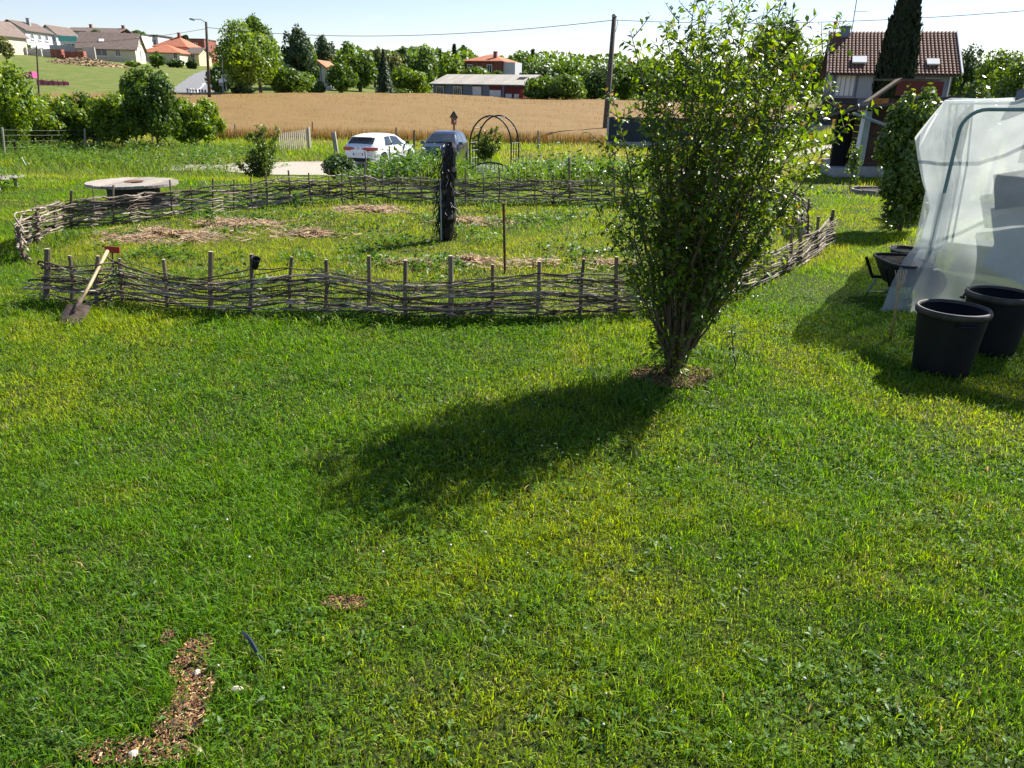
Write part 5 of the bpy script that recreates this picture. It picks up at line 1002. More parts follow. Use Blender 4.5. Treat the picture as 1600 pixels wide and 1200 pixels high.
# ================================================================ CARS
mat('car_white', (.78, .79, .80), .22, .02, 2, spec=.5); mat('car_blue', (.03, .04, .07), .2, .06, 2, metal=.3, spec=.6); mat('tail_red', (.30, .012, .015), .15, .1, 3, spec=.6)
mat('tyre', (.018, .018, .018), .8, .2, 9); mat('rim_metal', (.45, .45, .46), .3, .1, 5, metal=.7); mat('plate_white', (.65, .65, .62), .5, .05, 4); mat('plate_blue', (.03, .08, .35), .5, .05, 4); mat('chrome', (.6, .6, .62), .15, .05, 4, metal=.9); mat('head_glass', (.55, .58, .60), .1, .1, 5, spec=.7)
def car(name, loc, rz, label, body, prof, Lc, Wc, wheels, rear, wind, side, belt=.92, tail=True):
    """body lofted from cross-sections along the length (x: rear 0 -> front Lc)"""
    root = thing(name, loc, label, 'car', 'cars parked on the drive', rz)
    xs_ = np.array([p[0] for p in prof]); zs_ = np.array([p[1] for p in prof])
    def sec(x):
        zt = float(np.interp(x, xs_, zs_)); e = min(x, Lc - x); w = Wc / 2 * (1 - .26 * math.exp(-e / .16) - .05 * math.exp(-e / .8)); zb = .20 + .10 * math.exp(-e / .2); zs = min(belt, zt - .04); wr_ = w * .97 - max(0, zt - belt) * .46
        return [(0, zb), (w * .86, zb), (w * .98, zb + .10), (w, .55), (w * .985, .5 * (.55 + zs)), (w * .955, zs), (wr_ + .02, zs + (zt - .07 - zs) * .96), (wr_ * .90, zt - .018), (wr_ * .55, zt), (0, zt + .008)]
    st_ = sorted(set([0, .02, .06, .12] + list(np.arange(.2, Lc - .15, .12)) + [Lc - .12, Lc - .05, Lc - .01, Lc] + list(xs_)))
    rows = []
    for x in st_:
        s = sec(x); rows.append([(x - Lc / 2, -a, z) for a, z in s] + [(x - Lc / 2, a, z) for a, z in reversed(s[1:-1])] + [(x - Lc / 2, 0, s[0][1])])
    mb = MB().grid(rows); mb.poly(rows[0][:-1]); mb.poly(rows[-1][:-1][::-1]); obj('body', mb, body, root, smooth=False, local=True)
    def lerp2(x, k, f): s = sec(x); a = s[k]; b = s[k + 1]; return a[0] + (b[0] - a[0]) * f, a[1] + (b[1] - a[1]) * f
    for sy in (-1, 1):                                        # side windows
        for (x0, x1, x2, x3) in side:                         # lower x0..x1, upper x2..x3
            g_ = []
            for f in np.linspace(.06, .97, 5): g_.append([((x0 + (x2 - x0) * f) + ((x1 + (x3 - x1) * f) - (x0 + (x2 - x0) * f)) * t - Lc / 2, sy * (lerp2((x0 + (x2 - x0) * f) + ((x1 + (x3 - x1) * f) - (x0 + (x2 - x0) * f)) * t, 5, f)[0] + .008), lerp2((x0 + (x2 - x0) * f) + ((x1 + (x3 - x1) * f) - (x0 + (x2 - x0) * f)) * t, 5, f)[1]) for t in np.linspace(0, 1, 9)])
            obj('side_window', MB().grid(g_), 'glass', root, smooth=True, local=True)
        x = wind[1] - .28; s = sec(x); m_ = obj('door_mirror', MB().box((x - Lc / 2, sy * (s[5][0] + .12), s[5][1] + .07), (.10, .20, .14), taper=.8), 'black_plastic' if body == 'car_white' else body, root, local=True); obj('mirror_glass', MB().box((x - Lc / 2 - .052, sy * (s[5][0] + .125), s[5][1] + .07), (.006, .15, .10)), 'glass', m_, local=True)
        for xh in (side[0][0] + .2, side[-1][0] + .12): obj('door_handle', MB().box((xh - Lc / 2, sy * (sec(xh)[4][0] + .012), sec(xh)[4][1] + .05), (.17, .03, .035)), body, root, local=True)
        obj('sill', MB().box((0, sy * (Wc / 2 - .025), .25), (Lc * .5, .03, .09)), 'black_plastic', root, local=True)
    for (x0, x1, nm, inset) in ((rear[0], rear[1], 'rear_window', .0), (wind[0], wind[1], 'windscreen', .0)):
        g_ = []
        for t in np.linspace(.06, .94, 7):
            x = x0 + (x1 - x0) * t; s = sec(x); hw = s[7][0] * .97; off = .012 * (-1 if nm == 'rear_window' else 1); g_.append([(x - Lc / 2 + off, hw * u, np.interp(abs(hw * u), [0, s[8][0], s[7][0]], [s[9][1], s[8][1], s[7][1]]) + .012) for u in np.linspace(-1, 1, 11)])
        obj(nm, MB().grid(g_), 'glass', root, smooth=True, local=True)
    for xw in wheels:
        for sy in (-1, 1):
            y0 = sy * (Wc / 2 - .06); a_ = obj('wheel_arch_shade', MB().lathe((0, 0, 0), [(.30, 0), (.365, 0), (.36, .075), (.30, .078)], 22, (True, True)), 'black_film', root, local=True); a_.matrix_local = Matrix.Translation((xw - Lc / 2, y0 - sy * .018, .345)) @ Matrix.Rotation(-sy * math.pi / 2, 4, 'X')  # solid black disc stands in for the shade inside each wheel arch
            t = obj('wheel', MB().lathe((0, 0, 0), [(.20, .0), (.30, -.005), (.315, .03), (.315, .09), (.29, .105), (.215, .10)], 24, (False, False)), 'tyre', root, smooth=True, local=True); t.matrix_local = Matrix.Translation((xw - Lc / 2, y0 - sy * .02, .315)) @ Matrix.Rotation(-sy * math.pi / 2, 4, 'X')
            rim = MB().lathe((0, 0, 0), [(.215, .06), (.215, .10), (.195, .10), (.19, .07)], 24, (False, False)).lathe((0, 0, .085), [(.05, 0), (.045, .015)], 10)
            for q in range(5):
                an = q * 1.2566; rim.box((math.cos(an) * .12, math.sin(an) * .12, .088), (.16, .05, .02), rz=an)
            obj('rim', rim, 'rim_metal', t, local=True)
    e0 = sec(.02); 
    if tail:
        for sy in (-1, 1):
            obj('tail_light', MB().prism([(-Lc / 2 - .004 + .0, sy * .22, .83), (-Lc / 2 + .01, sy * .50, .76), (-Lc / 2 + .07, sy * .76, .77), (-Lc / 2 + .05, sy * .77, .91), (-Lc / 2 + .0, sy * .55, .92), (-Lc / 2 - .006, sy * .22, .88)], (-.045, 0, 0)), 'tail_red', root, local=True)
            obj('tail_light', MB().prism([(-Lc / 2 + .07, sy * .772, .78), (-Lc / 2 + .24, sy * .868, .82), (-Lc / 2 + .26, sy * .866, .92), (-Lc / 2 + .05, sy * .77, .92)], (0, sy * .025, 0)), 'tail_red', root, local=True)
        obj('emblem', MB().prism([(-Lc / 2 - .012, 0, .80), (-Lc / 2 - .012, .045, .86), (-Lc / 2 - .012, 0, .93), (-Lc / 2 - .012, -.045, .86)], (-.02, 0, 0)), 'chrome', root, local=True)
        pl_ = obj('number_plate', MB().box((-Lc / 2 - .02, 0, .60), (.02, .52, .11)), 'plate_white', root, local=True)
        for sy in (-1, 1): obj('plate_band', MB().box((-Lc / 2 - .032, sy * .24, .60), (.006, .04, .108)), 'plate_blue', pl_, local=True)
        obj('bumper_trim', MB().box((-Lc / 2 + .03, 0, .36), (.12, 1.2, .16)), 'black_plastic', root, local=True)
        obj('spoiler', MB().box((-Lc / 2 + rear[1] - .10, 0, float(np.interp(rear[1], xs_, zs_)) + .008), (.22, 1.06, .03)), body, root, local=True)
        obj('aerial', MB().tube([(-Lc / 2 + .95, 0, 1.45), (-Lc / 2 + .8, 0, 1.55)], .008, 5), 'black_plastic', root, local=True)
    else:
        for sy in (-1, 1): obj('headlight', MB().prism([(Lc / 2 - .34, sy * .80, .66), (Lc / 2 - .06, sy * .52, .60), (Lc / 2 - .08, sy * .50, .70), (Lc / 2 - .42, sy * .74, .82)], (.03, sy * .02, .03)), 'head_glass', root, local=True)
        obj('grille', MB().box((Lc / 2 + .0, 0, .42), (.05, .9, .18)), 'black_plastic', root, local=True); obj('wiper', MB().tube([(wind[1] - Lc / 2 + .04, -.2, float(np.interp(wind[1], xs_, zs_)) + .03), (wind[1] - Lc / 2 - .1, .45, float(np.interp(wind[1] - .14, xs_, zs_)) + .04)], .012, 4), 'black_plastic', root, local=True)
        obj('number_plate', MB().box((Lc / 2 + .02, 0, .34), (.02, .5, .11)), 'plate_white', root, local=True)
    return root
pw = [(0, .62), (.03, .80), (.08, .93), (.20, 1.03), (.62, 1.345), (.9, 1.40), (1.4, 1.445), (2.0, 1.45), (2.45, 1.40), (2.75, 1.27), (3.35, .99), (3.9, .90), (4.2, .80), (4.32, .65), (4.36, .45)]
dc = 38.6; cw = col(592, dc); car('parked_car', (cw[0], cw[1], cw[2]), math.radians(90 - 19), 'white hatchback seen from behind on the gravel drive', 'car_white', pw, 4.36, 1.81, (.82, 3.48), (.20, .60), (2.45, 3.33), [(1.02, 1.72, 1.28, 1.74), (1.78, 2.95, 1.80, 2.45)])
pb = [(0, .5), (.05, .95), (.15, 1.10), (.5, 1.42), (.9, 1.50), (1.5, 1.53), (2.1, 1.50), (2.4, 1.42), (3.1, 1.02), (3.6, .90), (3.85, .75), (3.95, .45)]
db = 39.5; cb = col(695, db); car('parked_car', (cb[0], cb[1], cb[2]), math.radians(-90 - 8), 'dark blue hatchback facing the camera behind the wrapped post', 'car_blue', pb, 3.95, 1.74, (.7, 3.2), (.15, .5), (2.42, 3.08), [(.7, 1.5, .95, 1.5), (1.56, 2.75, 1.58, 2.35)], belt=.95, tail=False)
# ================================================================ BUILDINGS
for nm, c, v in [('wall_white', (.62, .61, .58), .05), ('wall_cream', (.56, .50, .38), .06), ('wall_grey', (.30, .32, .35), .06), ('wall_bluegrey', (.17, .20, .26), .08), ('wall_pink', (.55, .33, .27), .06), ('wall_yellow', (.62, .50, .28), .06), ('wall_lightgrey', (.46, .47, .49), .05), ('brick_wall', (.22, .075, .055), .2), ('block_wall', (.42, .40, .38), .1), ('roof_brown', (.135, .10, .085), .2), ('roof_red', (.36, .13, .07), .2), ('roof_dark', (.07, .065, .065), .2), ('roof_pale', (.42, .385, .33), .12), ('teal', (.12, .42, .42), .1), ('shutter_white', (.72, .72, .70), .05), ('frame_white', (.70, .70, .70), .04), ('dark_blue_wall', (.035, .045, .065), .15), ('dark_red', (.13, .035, .03), .15)]: mat(nm, c, .85, v, 1.5)
mat('roof_tile', (.205, .105, .07), .8, .35, 4, bump=.2, c2=(.13, .065, .045))
class House:
    """a local frame on a building: u along the front, v inward, z up"""
    def __init__(s, name, px, d, wpx, top, eave, depth, label, rot=0, base=None, cat='house', width=None):
        s.c = col(px, d); s.w = width or abs(P(px + wpx / 2, eave, d)[0] - P(px - wpx / 2, eave, d)[0]); s.ze = zpix(px, eave, d); s.zt = zpix(px, top, d); s.dp = depth; s.z0 = min(s.c[2], s.ze - 2.2)
        s.root = thing(name, (s.c[0], s.c[1], s.z0), label, cat, None, 0); a = math.radians(rot); s.u = Vector((math.cos(a), math.sin(a), 0)); s.v = Vector((-math.sin(a), math.cos(a), 0)); s.o = Vector((s.c[0], s.c[1], s.z0)); s.h = s.ze - s.z0; s.H = s.zt - s.z0; s.ang = a
    def p(s, a, b, z): return s.o + s.u * a + s.v * b + Vector((0, 0, z))
    def walls(s, m, gable=None):
        w, d, h = s.w / 2, s.dp, s.h
        if gable == 'front': mb = MB().prism([s.p(-w, 0, -1), s.p(w, 0, -1), s.p(w, 0, h), s.p(0, 0, s.H - .12), s.p(-w, 0, h)], s.v * d)
        elif gable == 'side': mb = MB().prism([s.p(-w, 0, -1), s.p(-w, d, -1), s.p(-w, d, h), s.p(-w, d / 2, s.H - .12), s.p(-w, 0, h)], s.u * s.w)
        else: mb = MB().prism([s.p(-w, 0, -1), s.p(w, 0, -1), s.p(w, d, -1), s.p(-w, d, -1)], (0, 0, h + 1))
        s.wall = obj('wall', mb, m, s.root); return s
    def roof(s, m, kind, ov=.45, th=.16):
        w, d, h, H = s.w / 2 + ov, s.dp, s.h, s.H; mb = MB(); k = ov * (H - h) / (s.w / 2)
        if kind == 'front':                              # ridge runs inward
            for sg in (-1, 1): mb.prism([s.p(sg * w, -ov, h - k), s.p(0, -ov, H), s.p(0, -ov, H + th), s.p(sg * w, -ov, h - k + th)], s.v * (d + 2 * ov))
        elif kind == 'side':                             # ridge runs along the front
            k = ov * (H - h) / (d / 2)
            for b0, b1 in ((-ov, d / 2), (d + ov, d / 2)): mb.prism([s.p(-w, b0, h - k), s.p(-w, b1, H), s.p(-w, b1, H + th), s.p(-w, b0, h - k + th)], s.u * (2 * w))
        elif kind == 'hip':
            r_ = max(.2, s.w / 2 - d / 2); A = [s.p(-w, -ov, h), s.p(w, -ov, h), s.p(w, d + ov, h), s.p(-w, d + ov, h)]; R1, R2 = s.p(-r_, d / 2, H), s.p(r_, d / 2, H)
            mb.poly([A[0], A[1], R2, R1]); mb.poly([A[1], A[2], R2]); mb.poly([A[2], A[3], R1, R2]); mb.poly([A[3], A[0], R1]); mb.prism([q - Vector((0, 0, .15)) for q in A], (0, 0, .149))
        elif kind == 'flat': mb.prism([s.p(-w, -ov, h), s.p(w, -ov, h), s.p(w, d + ov, h), s.p(-w, d + ov, h)], (0, 0, th + .1))
        s.rf = obj('roof', mb, m, s.root); return s
    def win(s, a, z, w, h, side='front', pane='glass', frame='frame_white', name='window', bars=1):
        """frame proud of the wall, pane set back in it"""
        if side == 'front': o, u, n = s.p(a, 0, z), s.u, -s.v
        elif side == 'right': o, u, n = s.p(s.w / 2, a, z), s.v, s.u
        else: o, u, n = s.p(-s.w / 2, a, z), -s.v, -s.u
        rot = Matrix((u, n, Vector((0, 0, 1)))).transposed(); t = .09; mb = MB()
        for x, y, sx, sz in ((0, h / 2 - t / 2, w, t), (0, -h / 2 + t / 2, w, t), (-w / 2 + t / 2, 0, t, h - 2 * t), (w / 2 - t / 2, 0, t, h - 2 * t)): mb.box(o + u * x + n * .04 + Vector((0, 0, y)), (sx, .1, sz), rot=rot)
        for k in range(bars): mb.box(o + u * (-w / 2 + w * (k + 1) / (bars + 1)) + n * .035, (.06, .07, h - 2 * t), rot=rot)
        f = obj(name, mb, frame, s.root); obj('pane', MB().box(o + n * .012, (w - t, .02, h - t), rot=rot), pane, f); obj('sill', MB().box(o + n * .09 - Vector((0, 0, h / 2 + .05)), (w + .2, .2, .07), rot=rot), frame, f); return f
    def chimney(s, a, b, hgt, m='brick_wall', w=.6): return obj('chimney', MB().box(s.p(a, b, s.H + hgt / 2 - .5), (w, w, hgt + 1), rz=s.ang).box(s.p(a, b, s.H + hgt + .03), (w + .12, w + .12, .1), rz=s.ang), m, s.rf)
    def door(s, a, w, h, m, side='front'):
        o, u, n = (s.p(a, 0, h / 2), s.u, -s.v) if side == 'front' else (s.p(s.w / 2, a, h / 2), s.v, s.u); rot = Matrix((u, n, Vector((0, 0, 1)))).transposed()
        d_ = obj('door', MB().box(o + n * .03, (w, .08, h), rot=rot), m, s.root); obj('handle', MB().box(o + n * .09 + u * (w * .38), (.05, .06, .16), rot=rot), 'chrome', d_)
# -- hill houses at left
h = House('house', -9, 150, 44, 30, 52, 9, 'cream gabled house cut by the left edge on the hill').walls('wall_cream', 'front').roof('roof_brown', 'front'); h.win(.0, h.h - 1.4, 1.2, 1.3); h.win(-1.5, 1.6, 1.2, 1.3)
h = House('house', 36, 172, 44, 32, 46, 11, 'light grey two-storey house with gable on the hill', rot=4).walls('wall_lightgrey', 'front').roof('roof_brown', 'front')
for z in (h.h - 1.1, h.h - 3.7):
    for a in (2.5, 5.5, 8.5): h.win(a, z, 1.2, 1.2, 'right')
h.chimney(1, 6, .8, 'wall_grey')
h = House('house', 92, 190, 24, 40, 52, 10, 'white gabled house behind the light grey one', rot=2).walls('wall_white', 'front').roof('roof_brown', 'front'); h.win(-.8, h.h - 1.0, .9, 1.5); h.win(1.1, h.h - 1.0, .9, 1.5); h.win(0, 2.2, 1.6, 1.2)
h = House('house', 108, 240, 24, 44, 51, 9, 'far house with greyish hipped roof on the skyline').walls('wall_cream').roof('roof_brown', 'hip'); h.win(-1, 3, 1, 1.2); h.win(1.4, 3, 1, 1.2)
h = House('house', 134, 225, 34, 42, 49, 10, 'far house with dark brown ridge on the skyline').walls('wall_white').roof('roof_brown', 'side'); h.chimney(2, 5, .9); h.win(-2, h.h - 1.3, 1.2, 1.3); h.win(2, h.h - 1.3, 1.2, 1.3)
h = House('house', 174, 220, 48, 43, 52, 10, 'long brown roofed house behind the big cream house').walls('wall_lightgrey').roof('roof_brown', 'side'); h.chimney(3.6, 5, .8); h.win(1, h.h - 1.2, 1.3, 1.3)
h = House('flat_house', 122, 186, 27, 57, 65, 8, 'small white house with turquoise fascia').walls('wall_white').roof('teal', 'flat', .2, 1.0); h.win(0, h.h - .8, 2.6, .8, bars=2); h.win(-1, 1.5, 1, 1.2)
h = House('house', 178, 166, 82, 50, 76, 10, 'big house with broad brown roof and cream gable end', rot=14).walls('wall_cream', 'side').roof('roof_brown', 'side')
for a, z in ((3.9, h.h + 1.6), (6.1, h.h + 1.6), (5, 1.6)): h.win(a, z, 1, 1.6, 'right')
h.win(-1, 1.6, 2.2, 1.3); h.win(2, 1.6, 1.0, 1.3)
obj('roof_window', MB().box(h.p(-1.2, 2.2, h.h + (h.H - h.h) * .44 + .25), (.9, .9, .12), rot=Matrix.Rotation(h.ang, 3, 'Z') @ Matrix.Rotation(.6, 3, 'X')), 'shutter_white', h.rf)
h = House('modern_house', 222, 215, 26, 53, 55, 9, 'white cubic modern house on the skyline').walls('wall_white').roof('roof_dark', 'flat', .1); h.win(-1.2, h.h - 1.2, 1.6, 1.1); h.win(1.2, h.h - 1.2, 1.0, 1.1)
h = House('modern_house', 247, 222, 24, 53, 56, 9, 'grey and black cubic modern house').walls('wall_lightgrey').roof('roof_dark', 'flat', .3); h.win(.6, h.h - 1.6, 1.8, 1.3)
h = House('house', 276, 205, 50, 55, 73, 11, 'pink house with tall red hipped roof').walls('wall_pink').roof('roof_red', 'hip'); h.win(2.6, h.h - 1.2, .8, 1.4); h.win(2.6, 1.6, .9, 1.4); h.win(-1, h.h - 1.2, .8, 1.4); h.chimney(.5, 5, .8)
h = House('house', 256, 194, 66, 68, 82, 10, 'low cream house with wide red hipped roof in front of the pink one').walls('wall_cream').roof('roof_red', 'hip'); h.win(4, 1.5, .9, 1.3); h.win(-.5, 1.5, 2.6, 1.4, bars=2); h.win(-3.5, 1.5, 1.2, 1.3)
h = House('house', 309, 200, 18, 74, 84, 8, 'small yellow house with grey roof by the road').walls('wall_yellow', 'side').roof('roof_brown', 'side'); h.win(0, 1.8, 1, 1.3)
h = House('modern_house', 318, 225, 22, 60, 62, 9, 'brick cubic house on the skyline left of the street lamp').walls('brick_wall').roof('roof_dark', 'flat', .1); h.win(-.5, h.h - 1.3, 1.2, 1.0); h.win(1.0, h.h - 4.2, 1.0, 1.2)
h = House('modern_house', 300, 232, 16, 60, 62, 9, 'blue-grey cubic house beside the brick one').walls('wall_bluegrey').roof('roof_dark', 'flat', .1); h.win(0, h.h - 1.3, 1.2, 1.0)
# unfinished block walls
A = col(45, 158); root = thing('unfinished_house', A, 'unfinished concrete block walls on the hill building site', 'building site'); zt = zpix(100, 76, 158)
for k, (x0, x1, t, d) in enumerate([(42, 56, 74, 158), (58, 78, 76, 159), (80, 98, 77, 158), (100, 132, 84, 157), (92, 142, 71, 166), (142, 160, 74, 160), (74, 92, 80, 163)]):
    p0 = col(x0, d); p1 = col(x1, d); z1 = zpix((x0 + x1) / 2, t, d); z0 = min(p0[2], p1[2]) - .5; obj('block_wall', MB().box(((p0[0] + p1[0]) / 2, d, (z0 + z1) / 2), (p1[0] - p0[0], .3, z1 - z0)), 'block_wall' if k != 4 else 'wall_grey', root)
for k, (x0, x1, t, b, lb) in enumerate([(82, 100, 77, 84, 'stack of red bricks left of the building site gap'), (104, 120, 80, 87, 'stack of red bricks in the middle of the building site'), (120, 134, 80, 87, 'stack of red bricks right in the building site')]):
    d = 156; p0 = P(x0, 90, d); p1 = P(x1, 90, d); z1 = zpix(x0, t, d); z0 = zpix(x0, b, d); z0 = min(z0, h1(p0[0], d)); z1 = max(z1, z0 + .8); root = thing('brick_stack', (p0[0], d, z0), lb, 'bricks', 'brick stacks on the building site')
    for i in range(5):
        for j in range(4): obj('brick_pack', MB().box((p0[0] + (p1[0] - p0[0]) * (i + .5) / 5, d, z0 + (z1 - z0) * (j + .5) / 4), ((p1[0] - p0[0]) / 5 - .04, 1, (z1 - z0) / 4 - .04)), 'brick_red', root)
# earth heap
mat('earth_mat', (.32, .225, .115), .95, .3, 1.2, bump=1); mat('earth_stone', (.36, .27, .155), .95, .2, 3)
d = 142; c = col(142, d); root = thing('earth_heap', c, 'big heap of yellow earth and rubble on the hill', 'earth heap'); W = abs(P(205, 100, d)[0] - P(142, 100, d)[0]); zt = zpix(150, 89, d) - c[2]; rows = []
for q in np.linspace(0, 1, 16): rows.append([(c[0] + math.cos(t) * W * q * (1 + .15 * math.sin(3 * t)), c[1] + math.sin(t) * W * .5 * q, h1(c[0] + math.cos(t) * W * q, c[1] + math.sin(t) * W * .5 * q) - .2 + zt * (1 - q) ** .9 * (.75 + .5 * float(fnoise(math.cos(t) * 4 + q * 5, math.sin(t) * 4, 1, 2))) ) for t in np.linspace(0, 6.2832, 41)])
obj('mound', MB().grid(rows), 'earth_mat', root); mb = MB(); r = np.random.default_rng(610)
for _ in range(700):
    q = math.sqrt(r.random()); t = r.random() * 6.28; i = min(int(q * 15), 14); p = rows[i][int(t / 6.2832 * 40)]; s = r.uniform(.1, .35); mb.box((p[0] + r.normal() * .3, p[1] + r.normal() * .3, p[2] + .05), (s, s * .8, s * .6), rot=Matrix.Rotation(r.random() * 3, 3, 'Z') @ Matrix.Rotation(r.random(), 3, 'X'))
o = obj('rubble', mb, 'earth_stone', root); o['kind'] = 'stuff'
# pink building-site covers
mat('pink_mat', (.55, .06, .20), .7, .2, 1); mat('pink_pale', (.50, .12, .18), .7, .25, 1)
p = hit(48, 123); d = p[1]; gz = p[2]; zt = zpix(48, 112, d); zt = max(zt, gz + .6); root = thing('pink_cover', (p[0], d, gz), 'bright pink sheeted box above the hedge', 'cover')
w_ = abs(P(56, 117, d)[0] - P(40, 117, d)[0]); obj('sheet', MB().box((p[0], d, (gz + zt) / 2), (w_, 1.2, zt - gz), taper=.9), 'pink_mat', root); obj('frame', MB().box((p[0], d, gz + .05), (w_ * 1.1, 1.4, .12)), 'stake_wood', root)
d = hit(80, 134)[1]; p0 = P(58, 128, d); p1 = P(108, 131, d); root = thing('pink_barrier', col(80, d), 'low pink barrier netting on posts above the hedge', 'barrier'); n = 6
for k in range(n):
    a = p0[0] + (p1[0] - p0[0]) * k / n; b_ = p0[0] + (p1[0] - p0[0]) * (k + 1) / n; zt = zpix(80, 124.5 + k * .4, d); z0 = max(zpix(80, 133, d), h1(a, d)); zt = max(zt, z0 + .5); obj('net_panel', MB().prism([(a, d, z0), (b_, d, z0), (b_, d, zt - .1 * (k % 2)), (a, d, zt - .1 * ((k + 1) % 2))], (0, .03, 0)), 'pink_pale', root); obj('post', MB().tube([(a, d - .05, h1(a, d) - .2), (a, d - .05, zt + .15)], .04, 6), 'stake_wood', root)
# -- white gabled house among the trees
h = House('house', 499, 122, 27, 95, 106, 8, 'small white house with blue-framed gable window among the trees').walls('wall_white', 'front').roof('roof_red', 'front', .3); zc = h.h
obj('blue_panel', MB().prism([h.p(-.55, -.02, .4), h.p(.55, -.02, .4), h.p(.55, -.02, h.H - .75), h.p(0, -.02, h.H - .35), h.p(-.55, -.02, h.H - .75)], h.v * -.05), 'wall_bluegrey', h.root); h.win(0, zc - 1.0 - .06, .8, 1.6); h.win(-1, .9, 1, .9); h.win(1.3, 1.2, .7, 1)
# -- brick house behind
h = House('brick_house', 755, 150, 62, 83, 95, 9, 'dark red house with orange hipped roof behind the workshop', rot=-18).walls('brick_wall').roof('roof_red', 'hip', .4); 
for a, z in ((-2.6, h.h - 1.4), (1.2, h.h - 1.4)): h.win(a, z, 1.0, 1.6)
for a in (2, 5.5): h.win(a, h.h - 1.5, 1.0, 1.5, 'right')
h.chimney(1.6, 2, .3); obj('white_base', MB().box(h.p(-2.6, -.6, h.h - 3.6), (3.2, 1.2, 1.6), rz=h.ang), 'wall_white', h.root); obj('lean_to', MB().box(h.p(h.w / 2 + 1.2, 2.5, h.h - 1.9), (2.2, 4, 3.4), rz=h.ang), 'wall_lightgrey', h.root)
# -- workshop at the edge of the wheat
def workshop():
    d0, d1 = 127, 118; A = Vector(P(677, 157, d0)); B = Vector(P(817, 160, d1)); z0 = min(h1(A.x, d0), h1(B.x, d1)) - .3; A.z = B.z = z0; zA = zpix(677, 128, d0); zB = zpix(817, 138, d1); ze = (zA + zB) / 2; u = (B - A).normalized(); v = Vector((-u.y, u.x, 0)); W = (B - A).length; dp = 8.0
    root = thing('workshop', (A + B) / 2, 'long blue-grey and red workshop with pale roof at the far edge of the wheat', 'workshop'); h_ = ze - z0; rot = Matrix((u, v, Vector((0, 0, 1)))).transposed(); Pp = lambda a, b, z: A + u * a + v * b + Vector((0, 0, z))
    split = W * .80; obj('wall', MB().prism([Pp(0, 0, 0), Pp(split, 0, 0), Pp(split, dp, 0), Pp(0, dp, 0)], (0, 0, h_)), 'wall_bluegrey', root); obj('red_wall', MB().prism([Pp(split + .003, 0, 0), Pp(W, 0, 0), Pp(W, dp, 0), Pp(split + .003, dp, 0)], (0, 0, h_ - .15)), 'dark_red', root)
    H_ = 1.45; n = 12
    for k in range(n):                                        # roof sheets
        a0 = -.4 + (W + .8) * k / n + .01; a1 = -.4 + (W + .8) * (k + 1) / n - .01; obj('roof_sheet', MB().prism([Pp(a0, -.5, h_ + .02), Pp(a0, dp / 2, h_ + H_), Pp(a0, dp / 2, h_ + H_ + .1), Pp(a0, -.5, h_ + .12)], u * (a1 - a0)), 'roof_pale', root); obj('roof_sheet', MB().prism([Pp(a0, dp + .5, h_ + .02), Pp(a0, dp + .5, h_ + .12), Pp(a0, dp / 2 + .01, h_ + H_ + .1), Pp(a0, dp / 2 + .01, h_ + H_)], u * (a1 - a0)), 'roof_pale', root)
    obj('skylight', MB().box(Pp(W * .90, dp * .28, h_ + H_ * .68), (1.3, 1.0, .12), rot=rot @ Matrix.Rotation(.33, 3, 'X')), 'dark_metal', root)
    def win(f, z, w_, hh, pane, under):
        if under: obj('red_panel', MB().box(Pp(W * f, -.03, h_ / 2), (w_ + .3, .06, h_ - .1), rot=rot), 'dark_red', root)
        mb = MB(); t = .1
        for x, y, sx, sz in ((0, hh / 2, w_ + t, t), (0, -hh / 2, w_ + t, t), (-w_ / 2, 0, t, hh), (w_ / 2, 0, t, hh)): mb.box(Pp(W * f + x, -.10, z + y), (sx, .08, sz), rot=rot)
        for q in (1, 2, 3): mb.box(Pp(W * f - w_ / 2 + w_ * q / 4, -.10, z), (.05, .06, hh), rot=rot)
        fr_ = obj('window', mb, 'frame_white', root); obj('pane', MB().box(Pp(W * f, -.075, z), (w_, .03, hh), rot=rot), pane, fr_)
        if pane == 'shutter_white': obj('lower_pane', MB().box(Pp(W * f, -.095, z - hh * .36), (w_ * .9, .03, hh * .24), rot=rot), 'glass', fr_)
    for f, z, w_, hh, pn, un in ((.09, h_ * .62, 1.4, 1.5, 'glass', True), (.29, h_ * .62, 1.5, 1.5, 'glass', True), (.51, h_ * .60, 1.5, 1.6, 'shutter_white', True), (.71, h_ * .5, 1.9, 1.2, 'shutter_white', True), (.855, h_ * .32, 1.0, 1.2, 'shutter_white', False), (.945, h_ * .32, 1.0, 1.2, 'shutter_white', False)): win(f, z, w_, hh, pn, un)
    obj('gutter', MB().tube([Pp(-.4, -.55, h_ + .05), Pp(W + .4, -.55, h_ + .05)], .07, 6), 'galv', root); obj('flag_panel', MB().box(Pp(W * .985, -.25, h_ * .55), (.5, .06, 1.4), rot=rot @ Matrix.Rotation(.2, 3, 'Y')), 'red_paint', root)
workshop()
